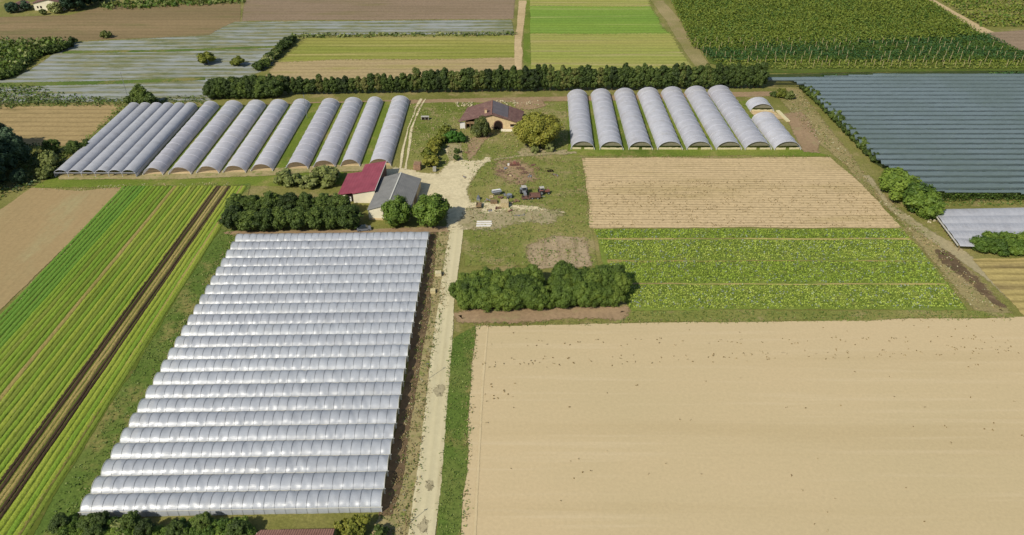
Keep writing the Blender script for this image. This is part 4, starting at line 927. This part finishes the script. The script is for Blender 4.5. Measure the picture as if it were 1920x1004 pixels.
# clods scattered on the big tan field
CLOD = plain('dark_clod', '#7c6844', .8, .95, .1)
X = np.concatenate([pts_in(poly_px([(900, 640), (1920, 628), (1920, 645), (900, 652)]), .16, g0), pts_in(poly_px([(900, 672), (1920, 648), (1920, 664), (900, 694)]), .26, g0), pts_in(poly_px([(900, 612), (1920, 600), (2000, 1100), (880, 1100)]), .012, g0), pts_in(poly_px([(890, 720), (980, 720), (980, 770), (888, 770)]), .15, g0)])
tufts('soil_clods', X, .34, .08, [CLOD, DRYW[0]], 2, .12, 1.2, 'dark clods scattered on the big tan field', 'clods', seed=17, weights=[.8, .2])
X = pts_in(poly_px([(1110, 340), (1600, 340), (1680, 426), (1112, 426)]), .35, g0)
tufts('stubble', X, .3, .1, [CLOD, DRYW[0]], 3, .25, 1.0, 'dark stubble specks on the tilled field', 'stubble', seed=18)

# ------------------------------------------------------------------ orchards
def orchard(name, px, pitch, mats, size, hgt, per_m, label, cat, seed, wid=.9, weights=None, vary=.25):
    g = np.random.default_rng(seed); P = poly_px(px); X = rows_in(P, 0, pitch, 1/per_m, g, 0)
    n = len(X); Cn = np.zeros((n*4, 3)); idx = np.repeat(np.arange(n), 4)
    th = g.uniform(0, math.pi, n*4); rr = g.uniform(.5, 1, n*4)
    lump = np.sin(X[idx, 0]*2.1+X[idx, 1]*3.7)*.5+np.sin(X[idx, 0]*.53+X[idx, 1]*1.9)*.5
    Cn[:, 0] = X[idx, 0]+g.normal(size=n*4)*.3; Cn[:, 1] = X[idx, 1]+np.cos(th)*wid*rr*(1+.25*lump)
    Cn[:, 2] = .4+np.sin(th)*hgt*rr*(1+vary*lump)
    nrm = np.zeros((n*4, 3)); nrm[:, 1] = np.cos(th)*1.2; nrm[:, 2] = np.sin(th)
    V, F = quads(Cn, size, g, .1, nrm, .75); k = len(mats)
    zone = (np.sin(X[:, 1]*.35)+np.sin(X[:, 0]*.09+X[:, 1]*.2)+g.normal(size=n)*.9)
    mi = np.clip(((zone+2)/4*k).astype(int), 0, k-1) if weights is None else g.choice(k, size=n, p=weights)
    o = link(name, mesh_np(name, V, F, mats, np.repeat(mi, 4))); tag(o, label, cat, kind='stuff'); return o
OR1 = leaf('orchard_leaves', ['#505c1c', '#5e6a24', '#6c742c']); OR2 = leaf('orchard_leaves_dark', ['#34481a', '#44591e', '#566a26']); OR3 = leaf('orchard_leaves_olive', ['#58642a', '#66702e', '#747634'])
OR4 = leaf('orchard_leaves_blue', ['#243e1c', '#335024', '#44602e'])
patch('orchard_ground', poly_px([(1243, -30), (1690, -30), (1835, 62), (1990, 130), (1990, 134), (1432, 138), (1330, 120)]), soil('orchard_soil', '#4c5c20', '#5c6a28', '#686a34', None, 1, 0, .1), label='grassy ground under the far orchard', cat='field', step=3)
orchard('orchard_rows', [(1243, -30), (1690, -30), (1830, 62), (1850, 72), (1300, 96)], 3.4, [OR1, OR2, OR1, OR1], .72, 2.1, 4.2, 'dense olive green orchard rows at the top right', 'orchard', 31, 1.5)
orchard('orchard_rows', [(1300, 86), (1850, 66), (1905, 96), (1990, 116), (1335, 116), (1322, 106)], 3.6, [OR4, OR4, OR2], .7, 1.5, 3.2, 'dark green young orchard rows with pale posts', 'orchard', 32, 1.1)
orchard('orchard_rows', [(1335, 116), (1990, 112), (1990, 130), (1432, 136), (1345, 122)], 4.2, [OR3, OR1], .7, 1.2, 2, 'thin yellowish orchard rows nearest to the netting', 'orchard', 33, .9)
orchard('orchard_rows', [(1712, -30), (2020, -30), (2020, 50), (1845, 56)], 5.0, [OR1, OR2, OR3], 1.1, 1.6, 1.2, 'green striped orchard rows in the top right corner', 'orchard', 34, 1.0)
POST = MB().tube((0, 0, 0), (0, 0, 3.4), .07, 5).build('orchard_post', M_PALE); pme = POST.data; bpy.data.objects.remove(POST)
gp = np.random.default_rng(5); npst = 0
for v in (84, 92, 101, 110, 119, 128):
    u0 = 1300+(v-84)*.9 if v < 115 else 1345+(v-115)*6; u1 = 1840+(v-84)*2.4
    for u in np.arange(u0, min(u1, 1918), 16.5 if v > 100 else 22):
        if gp.random() < .18: continue
        p = at(u+gp.uniform(-3, 3), v+gp.uniform(-1, 1)); o = link('orchard_post', pme); o.location = (p.x, p.y, 0); o.rotation_euler = (gp.normal()*.03, gp.normal()*.03, 0)
        tag(o, 'thin pale post standing in the dark green young orchard', 'post', 'posts of the young orchard'); npst += 1

# netted orchard
NP = [(1436, 148), (1500, 145), (1990, 134), (1990, 372), (1745, 370), (1640, 300), (1508, 164), (1436, 160)]
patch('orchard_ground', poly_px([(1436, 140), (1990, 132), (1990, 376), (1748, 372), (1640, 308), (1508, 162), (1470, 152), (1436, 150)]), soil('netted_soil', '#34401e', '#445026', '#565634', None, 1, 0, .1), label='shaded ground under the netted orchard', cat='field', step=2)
NPn = [(1438, 142), (1990, 134), (1990, 360), (1745, 358), (1690, 330), (1646, 296), (1512, 160), (1490, 152), (1438, 152)]
orchard('orchard_rows', [(1480, 148), (1990, 138), (1990, 374), (1748, 370), (1648, 303), (1510, 165)], 4.0, [OR4, OR2], .95, 1.1, 1.2, 'green tree rows growing under the grey orchard netting', 'orchard', 35, 1.0)
Pn = np.array([at(u, v, 3.4)[:2] for u, v in NPn]); lo = Pn.min(0); hi = Pn.max(0)
dx, dy = .9, .4; nx = int((hi[0]-lo[0])/dx)+1; ny = int((hi[1]-lo[1])/dy)+1
gx = lo[0]+np.arange(nx)*dx; gy = lo[1]+np.arange(ny)*dy; GXg, GYg = np.meshgrid(gx, gy)
gn = np.random.default_rng(3)
rowph = (GYg % 4.0)/4.0; ridge = 1-np.abs(rowph-.5)*2
zz = 1.9+1.6*ridge**.8 + .04*np.sin(GXg*.3+GYg*.5)*ridge+gn.normal(size=GXg.shape)*.03
V = np.stack([GXg, GYg, zz], -1).reshape(-1, 3); a = (np.arange(ny-1)[:, None]*nx+np.arange(nx-1)[None, :]).ravel()
F = np.stack([a, a+1, a+1+nx, a+nx], 1); cen = V[F].mean(1)[:, :2]; ph = (cen[:, 1] % 4.0)/4.0; F = F[inside(Pn, cen) & ((ph > .07) & (ph < .93))]
m = Mat('orchard_netting')
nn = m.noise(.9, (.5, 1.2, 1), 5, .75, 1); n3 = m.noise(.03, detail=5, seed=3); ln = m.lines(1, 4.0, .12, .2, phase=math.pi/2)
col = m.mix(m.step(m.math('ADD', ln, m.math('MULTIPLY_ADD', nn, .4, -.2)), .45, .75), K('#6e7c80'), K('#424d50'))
col = m.mix(m.math('MULTIPLY', m.step(n3, .4, .65), .5), col, K('#5c6a66'))
col = m.mix(m.step(m.noise(1.5, (1.4, .8, 1), 3, .7, 6), .69, .74), col, K('#98a09c'))
m.done(col, .85, nn, .1, .4, .15); m.put(m.b.inputs['Alpha'], m.math('MULTIPLY_ADD', nn, .3, .68)); M_NET = m.m
t = empty('orchard_netting', (Pn[:, 0].min(), Pn[:, 1].min(), 0)); tag(t, 'huge blue grey netting draped over orchard rows on the right', 'netting')
link('net', mesh_np('net', V-np.array([t.location.x, t.location.y, 0]), F, M_NET, smooth=False), t)
# hedge along the lower edge of the netting
X = pts_in(poly_px([(1746, 371), (1990, 370), (1990, 379), (1752, 380)]), 9, g0)
tufts('clipped_hedge', X, .5, 2.6, [L_DARK, L_MID], 3, .25, .5, 'low dark green hedge along the lower edge of the netting', 'hedge', kind=None, seed=20)
X = pts_in(poly_px([(1752, 381), (1990, 380), (1990, 387), (1755, 388)]), 2, g0)
tufts('grass_tufts', X, .4, .2, [L_BRIGHT, GRS[1]], 3, .25, .8, 'bright grass strip below the netted orchard hedge', 'grass', seed=21)

# ------------------------------------------------------------------ yard things
def T(name, u, v, rz, label, cat, group=None):
    p = at(u, v); t = empty(name, (p.x, p.y, 0), rz); return tag(t, label, cat, group)
def wheel(t, x, y, r, w=.3, name='wheel'):
    return MB().tube((x-w/2, y, r), (x+w/2, y, r), r, 14).build(name, M_TYRE, t) if True else None
def wheel_x(t, x, y, r, w=.3):
    o = MB().tube((x, y-w/2, r), (x, y+w/2, r), r, 14).build('wheel', M_TYRE, t)
    MB().tube((x, y-w/2-.02, r), (x, y+w/2+.02, r), r*.5, 10).build('rim', M_GREYM, o); return o
def tractor(u, v, rz, body, label, s=1.0):
    t = T('tractor', u, v, rz, label, 'tractor'); t.scale = (s, s, s)
    MB().box((1.1, 0, 1.15), (1.9, .8, .7)).box((2.0, 0, 1.1), (.15, .7, .6)).build('hood', body, t)
    MB().box((.2, 0, .85), (3.2, .5, .35)).build('chassis', M_GREYM, t)
    c = MB().box((-.6, 0, 1.2), (1.3, 1.3, .6)).build('cab_base', body, t)
    for x in (-1.2, 0.0):
        for y in (-.62, .62): MB().box((x, y, 1.95), (.09, .09, 1.1)).build('cab_pillar', M_GREYM, t)
    MB().box((-.6, 0, 1.95), (1.1, 1.15, .95)).build('cab_glass', M_GLASS, t)
    MB().box((-.6, 0, 2.55), (1.5, 1.5, .12)).build('cab_roof', M_CONC, t)
    for y in (-.9, .9):
        wheel_x(t, -.9, y, .85, .45); wheel_x(t, 1.6, y*.85, .5, .3); MB().box((-.9, y, 1.8), (1.3, .5, .07)).build('mudguard', body, t)
    MB().tube((1.3, .25, 1.5), (1.3, .25, 2.3), .05, 6).build('exhaust', M_DARK, t)
    return t
tractor(983, 366, math.radians(-80), M_GREYM, 'grey tractor with white cab roof between the rusty trailers')
tractor(1019, 364, math.radians(10), M_REDP, 'faded red tractor at the right end of the machinery row', .9)
def trailer(u, v, rz, L, W, mat, label, hz=.9, sides=.4):
    t = T('flatbed_trailer', u, v, rz, label, 'trailer')
    MB().box((0, 0, hz), (L, W, .14)).build('bed', mat, t)
    for sy in (-1, 1): MB().box((0, sy*(W/2-.03), hz+sides/2+.07), (L-.05, .06, sides)).build('side_board', mat, t)
    MB().box((-L/2+.03, 0, hz+sides/2+.07), (.06, W-.14, sides)).build('end_board', mat, t)
    for sx in (-.25, .25):
        for sy in (-1, 1): wheel_x(t, L*sx, sy*(W/2-.25), .4, .25)
    MB().tube((L/2, 0, hz-.2), (L/2+1.4, 0, .5), .07, 6).build('drawbar', M_GREYM, t)
    return t
trailer(1003, 372, math.radians(2), 3.3, 2.2, M_BROWNP, 'rusty brown flatbed trailer right of the grey tractor')
trailer(986, 374, math.radians(5), 2.6, 1.4, M_BROWNP, 'low rusty trailer frame under the grey tractor', .55, .2)
trailer(898, 388, math.radians(88), 2.6, 1.5, M_WOOD, 'narrow brown trailer at the edge of the gravel yard', .7, .35)
def crate(name, u, v, rz, d, label, mat=M_PALE, slats=5):
    t = T(name, u, v, rz, label, 'crate'); w, l, h = d
    MB().box((0, 0, .12), (w, l, .12)).build('base', mat, t)
    for s_ in (-1, 1):
        b = MB()
        for k in range(slats): b.box((0, s_*(l/2), .25+(h-.3)*(k+.5)/slats), (w, .05, (h-.3)/slats*.82))
        b.build('side', mat, t); b = MB()
        for k in range(slats): b.box((s_*(w/2), 0, .25+(h-.3)*(k+.5)/slats), (.05, l-.1, (h-.3)/slats*.82))
        b.build('side', mat, t)
    b = MB()
    for k in range(7): b.box((-w/2+w*(k+.5)/7, 0, h+.02), (w/7*.8, l, .05), random.uniform(-.04, .04))
    b.build('top_boards', mat, t)
    for sx in (-1, 1):
        for sy in (-1, 1): MB().box((sx*(w/2-.05), sy*(l/2-.05), h/2), (.1, .1, h)).build('corner_post', mat, t)
    return t
crate('timber_stack', 946, 387, .02, (2.3, 2.4, 1.7), 'tall square stack of pale timber beside the yard')
crate('wooden_crate', 926, 381, .05, (2.0, 1.6, .7), 'low worn crate left of the pale timber stack', M_WOOD)
crate('wooden_crate', 783, 317, -.05, (2.2, 2.4, 2.0), 'stack of brown wooden crates beside the garden hedge', plain('brown_crates', '#a08068', .8, .9, .1, var=.25), 6)
crate('wooden_crate', 815, 321, .0, (1.0, 1.2, 1.3), 'small grey crate at the foot of the garden hedge', M_CONC)
crate('timber_stack', 822, 517, .1, (1.5, 1.5, 1.0), 'pale bundle on the verge near the farm road, upper one', plain('cream_bag', '#ded0a4', .8, .8, .2, var=.1))
crate('timber_stack', 812, 549, .05, (1.2, 1.3, .8), 'pale bundle on the verge near the farm road, lower one', plain('cream_box', '#d8c896', .8, .8, .2, var=.1))
# machines
t = T('hopper', 931, 366, .2, 'grey tilted hopper with pale lid left of the tractor', 'hopper')
MB().prism([(-1.5, -.8, 1.2), (1.5, -.8, 1.5), (1.5, .8, 1.5), (-1.5, .8, 1.2)], [(-.8, -.4, .4), (.8, -.4, .4), (.8, .4, .4), (-.8, .4, .4)]).build('bin', M_GREYM, t)
MB().box((0, .3, 1.62), (2.6, .7, .06), .1).build('lid', M_WHITE, t)
for sx in (-.7, .7):
    for sy in (-.4, .4): MB().tube((sx, sy, 0), (sx, sy, .6), .05, 5).build('leg', M_STEEL, t)
t = T('spreader', 955, 372, -.3, 'small grey round spreader beside the timber stack', 'farm machine')
MB().tube((0, 0, .5), (0, 0, 1.3), .35, 12, .8).build('cone', M_GREYM, t); MB().box((0, 0, .4), (1.8, .3, .2)).box((.7, 0, .8), (.3, 1.0, .6)).build('frame', M_BLUEM, t)
for y in (-.7, .7): wheel_x(t, -.3, y, .3, .2)
t = T('water_tank', 897, 375, 0, 'small grey blue machine on the trailer end by the yard', 'farm machine')
MB().tube((0, -.4, .9), (0, .5, .9), .4, 12).build('tank', M_BLUEM, t); MB().box((0, 0, .3), (1.0, 1.2, .5)).build('frame', M_GREYM, t); MB().tube((0, .3, 1.2), (0, .3, 2.0), .06, 6).build('pipe', M_STEEL, t)
t = T('disc_harrow', 965, 312, .1, 'red disc harrow on the grass above the machinery row', 'farm machine')
MB().box((0, 0, .8), (3.4, .14, .14)).box((0, .9, .8), (3.0, .14, .14)).box((-1, .45, .85), (.14, 1.0, .14)).box((1, .45, .85), (.14, 1.0, .14)).box((0, .45, 1.1), (.9, .9, .5)).build('frame', M_REDP, t)
for i in range(7): MB().tube((-1.5+i*.5, -.02, .35), (-1.5+i*.5+.04, .02, .35), .35, 10).build('disc', M_BROWNP, t)
MB().tube((-1.9, .2, .5), (-1.9, .45, .5), .45, 12).build('wheel', M_WHITE, t)
def cultivator(u, v, rz, L, label, mat):
    t = T('cultivator', u, v, rz, label, 'farm machine'); MB().box((0, 0, .7), (L, .12, .12)).box((0, .7, .7), (L*.9, .12, .12)).box((-L*.3, .35, .72), (.1, .8, .1)).box((L*.3, .35, .72), (.1, .8, .1)).build('frame', mat, t)
    for i in range(int(L/.45)): MB().tube((-L/2+.2+i*.45, (i % 2)*.7, .7), (-L/2+.2+i*.45, (i % 2)*.7-.25, .02), .035, 5).build('tine', mat, t)
    MB().tube((0, .7, .7), (0, 1.4, 1.1), .06, 5).tube((-.4, .1, .7), (0, 1.4, 1.1), .05, 5).tube((.4, .1, .7), (0, 1.4, 1.1), .05, 5).build('hitch', mat, t); return t
cultivator(975, 320, -.2, 3.2, 'rusty cultivator just below the red disc harrow', M_BROWNP)
cultivator(938, 325, .1, 2.4, 'small rusty cultivator left of the red disc harrow', M_BROWNP)
cultivator(1006, 320, -.9, 2.6, 'rusty tined frame right of the red disc harrow', M_WOOD)
cultivator(983, 328, .3, 2.8, 'low rusty frame in the brown patch below the harrow', M_BROWNP)
t = T('plough', 1029, 323, .2, 'dark plough farthest right on the upper grass', 'plough')
MB().tube((-1, .6, 1.2), (.9, .2, .7), .09, 6).tube((.9, .2, .7), (1.0, -.8, .6), .09, 6).build('beam', M_DARK, t)
for i in range(3): MB().prism([(-.6+i*.7, 0, .8), (-.1+i*.7, -.3, .8), (0+i*.7, -.1, .75)], [(-.5+i*.7, -.1, .1), (.1+i*.7, -.4, .1), (0.1+i*.7, -.2, .1)]).build('share', M_DARK, t)
# white beams and steel frame on the worn ground
for i, (u, v, L, lb) in enumerate([(908, 417.5, 4.2, 'upper white beam of the bundle beside the road'), (908, 421.5, 4.4, 'middle white beam of the bundle beside the road'), (907, 425.5, 4.2, 'lower white beam of the bundle beside the road')]):
    p = at(u, v); o = MB().box((0, 0, .2), (L, .42, .34)).box((0, 0, .42), (L*.98, .3, .08)).build('stacked_beam', M_WHITE); o.location = (p.x, p.y, 0); o.rotation_euler = (0, 0, .02); tag(o, lb, 'beam', 'white beams stacked beside the road')
t = T('steel_frame', 974, 405, .02, 'dark steel frame lying on the worn ground', 'frame'); MB().box((0, 0, .2), (3.2, .14, .14)).box((1.3, .4, .3), (.12, .9, .12)).box((-.2, -.3, .2), (.3, .5, .2)).build('rail', M_STEEL, t)
gq = random.Random(12)
for i, (u, v, lb) in enumerate([(913, 376, 'left of the low crate'), (921, 371, 'behind the low worn crate'), (938, 373, 'behind the timber stack'), (948, 366, 'between hopper and spreader'), (960, 381, 'right of the timber stack'), (934, 392, 'in front of the low crate'), (918, 396, 'in front of the narrow trailer'), (956, 396, 'in front of the timber stack'), (969, 378, 'left of the low trailer frame'),
        (948, 317, 'left of the red disc harrow'), (958, 330, 'below the red disc harrow'), (966, 336, 'in the worn patch, lower part'), (992, 332, 'right of the lowest rusty frame'), (975, 342, 'alone on the grass below the worn patch'), (1000, 311, 'right of the red disc harrow, high up'), (870, 334, 'on the gravel yard edge'), (868, 285, 'on the bare path, left piece'), (877, 287, 'on the bare path, right piece'), (1042, 330, 'on the open grass right of the plough')]):
    p = at(u, v); t = empty('scrap_heap', (p.x, p.y, 0), gq.uniform(0, 3)); tag(t, 'small heap of grey brown scrap '+lb, 'scrap', 'scrap heaps around the farm yard')
    b = MB(); c_ = MB()
    for q_ in range(gq.randint(5, 9)):
        (b if q_ % 2 else c_).box((gq.uniform(-.7, .7), gq.uniform(-.5, .5), gq.uniform(.1, .4)), (gq.uniform(.3, 1.5), gq.uniform(.08, .4), gq.uniform(.06, .25)), gq.uniform(0, 3))
    b.build('boards', [M_WOOD, M_PALE, M_BROWNP][i % 3], t); c_.build('metal_bars', [M_GREYM, M_BROWNP, M_WOOD][i % 3], t)
def edge_tufts(name, px, w, dens, mats, label, seed, size=.4, h=.25):
    X = pts_in(strip([at(*p) for p in px], w), dens, g0); tufts(name, X, size*.8, h*.5, mats, 3, .3, 1.6, label, 'weeds', seed=seed)
edge_tufts('border_weeds', [(894, 610), (880, 720), (869, 1004), (862, 1080)], 1.3, 2.2, [GRS[0], GRS[1], DRYW[0]], 'ragged weeds along the left border of the big tan field', 51)
edge_tufts('border_weeds', [(888, 611), (1180, 605), (1500, 601), (1900, 596)], 1.5, 1.6, [GRS[0], GRS[1], DRYW[0]], 'ragged weeds along the upper border of the big tan field', 52)
edge_tufts('border_weeds', [(1092, 296), (1098, 350), (1108, 428)], 1.8, 1.8, [GRS[1], DRYW[0]], 'dry weeds along the left border of the tilled field', 53)
edge_tufts('border_weeds', [(1092, 296), (1556, 295), (1620, 345), (1692, 428)], 1.6, 1.4, [GRS[1], DRYW[0]], 'dry weeds along the upper and right border of the tilled field', 54)
edge_tufts('border_weeds', [(236, 351), (0, 600), (-60, 670)], 1.8, 1.6, [GRS[0], GRS[1], DRYW[0]], 'weeds between the left tan field and the salad beds', 55)
edge_tufts('border_weeds', [(66, 353), (150, 356), (236, 350), (430, 346)], 2.2, 1.2, [GRS[1], DRYW[0], DRYW[2]], 'dry weeds along the upper border of the left tan field', 56)
edge_tufts('border_weeds', [(442, 442), (330, 640), (148, 975)], 2.4, 1.4, [GRS[1], DRYW[0]], 'dry weeds along the left side of the long greenhouse', 57)
edge_tufts('border_weeds', [(845, 436), (838, 560), (808, 690), (778, 1004)], .7, 1.4, [GRS[0], GRS[1], DRYW[0]], 'weeds along the left edge of the farm road', 58, .3)
edge_tufts('border_weeds', [(872, 436), (852, 600), (836, 750), (819, 1004)], .6, 1.4, [GRS[0], GRS[1]], 'weeds along the right edge of the farm road', 59, .3)
edge_tufts('border_weeds', [(1690, 429), (1750, 500), (1812, 582)], 2.5, 1.2, [GRS[1], DRYW[0]], 'dry weeds along the right end of the leafy crop', 60)
# small kennel on the garden grass
t = T('concrete_hutch', 797, 226, 0, 'small pale hutch with two dark openings left of the farmhouse', 'hutch')
MB().box((0, 1.0, .6), (2.6, .12, 1.2)).box((-1.25, .5, .6), (.12, .9, 1.2)).box((0, .5, .6), (.12, .9, 1.2)).box((1.25, .5, .6), (.12, .9, 1.2)).build('walls', M_CONC, t)
MB().box((0, .6, 1.26), (2.9, 1.2, .1)).build('roof', M_CONC, t)
for x in (-.63, .63): MB().box((x, .2, .55), (1.0, .06, 1.0)).build('opening', M_DARK, t)
t = T('parked_car', 683, 432, .2, 'dark car half hidden under the trees beside the cream shed wall', 'car')
MB().prism([(-1.9, -.8, .95), (1.9, -.8, .85), (1.9, .8, .85), (-1.9, .8, .95)], [(-2, -.85, .3), (2, -.85, .3), (2, .85, .3), (-2, .85, .3)]).build('body', M_BLUEM, t)
MB().prism([(-1.0, -.6, 1.45), (.5, -.6, 1.45), (.5, .6, 1.45), (-1.0, .6, 1.45)], [(-1.6, -.75, .93), (1.2, -.75, .88), (1.2, .75, .88), (-1.6, .75, .93)]).build('cabin', M_GLASS, t)
for x in (-1.25, 1.25):
    for y in (-.8, .8): wheel_x(t, x, y, .32, .2)
# rubble behind the farmhouse
ROCK = plain('pale_rubble', '#b4a888', .8, .9, .1, var=.3, scale=.6); gr = np.random.default_rng(77); k = 0
def rock_mesh(seed):
    bm = bmesh.new(); bmesh.ops.create_icosphere(bm, subdivisions=1, radius=.5); g = random.Random(seed)
    for v_ in bm.verts: v_.co *= g.uniform(.7, 1.25); v_.co.z *= .7
    me = bpy.data.meshes.new('rock'); bm.to_mesh(me); bm.free(); me.materials.append(ROCK); return me
RK = [rock_mesh(i) for i in range(5)]
for (u0, u1, v0, v1, n, lb) in ((855, 886, 192, 201, 36, 'pale rubble stone in the heap behind the left roof'), (928, 972, 190, 199, 44, 'pale rubble stone in the heap behind the right roof'), (972, 1015, 190, 198, 16, 'pale rubble stone near the reddish heap'), (1740, 1760, 410, 420, 8, 'pale stone beside the round bushes on the track')):
    for i in range(n):
        p = at(gr.uniform(u0, u1), gr.uniform(v0, v1)); o = link('rubble_stone', RK[int(gr.integers(5))]); s = gr.uniform(.4, 1.1)
        o.location = (p.x, p.y, .2*s); o.scale = (s, s*gr.uniform(.7, 1), s); o.rotation_euler = (gr.uniform(-.4, .4), gr.uniform(-.4, .4), gr.uniform(0, 6)); tag(o, lb, 'stone', lb.replace('stone', 'stones'))
patch('earth_strip', poly_px([(970, 192), (1015, 190), (1022, 200), (990, 207), (965, 204)]), S_RED, label='reddish earth heap base right of the farmhouse roof', cat='earth', ring=2)
# thin utility poles
def pole(u, v, h, label, r=.1, lean=0.0):
    t = T('utility_pole', u, v, 0, label, 'pole'); MB().tube((0, 0, 0), (lean, 0, h), r, 7, r*.7).build('pole', M_STEEL if h > 6 else M_WOOD, t)
    MB().box((lean, 0, h-.4), (.5, .1, .1)).build('crossbar', M_STEEL, t)
pole(576, 222, 9, 'thin grey pole standing between the separate tunnels')
pole(238, 178, 9, 'thin pale pole at the edge of the mulch field')
pole(762, 987, 4.6, 'thin pole on the verge near the bottom of the farm road', .06)
pole(804, 711, 4.6, 'thin pole on the verge halfway along the farm road', .06)
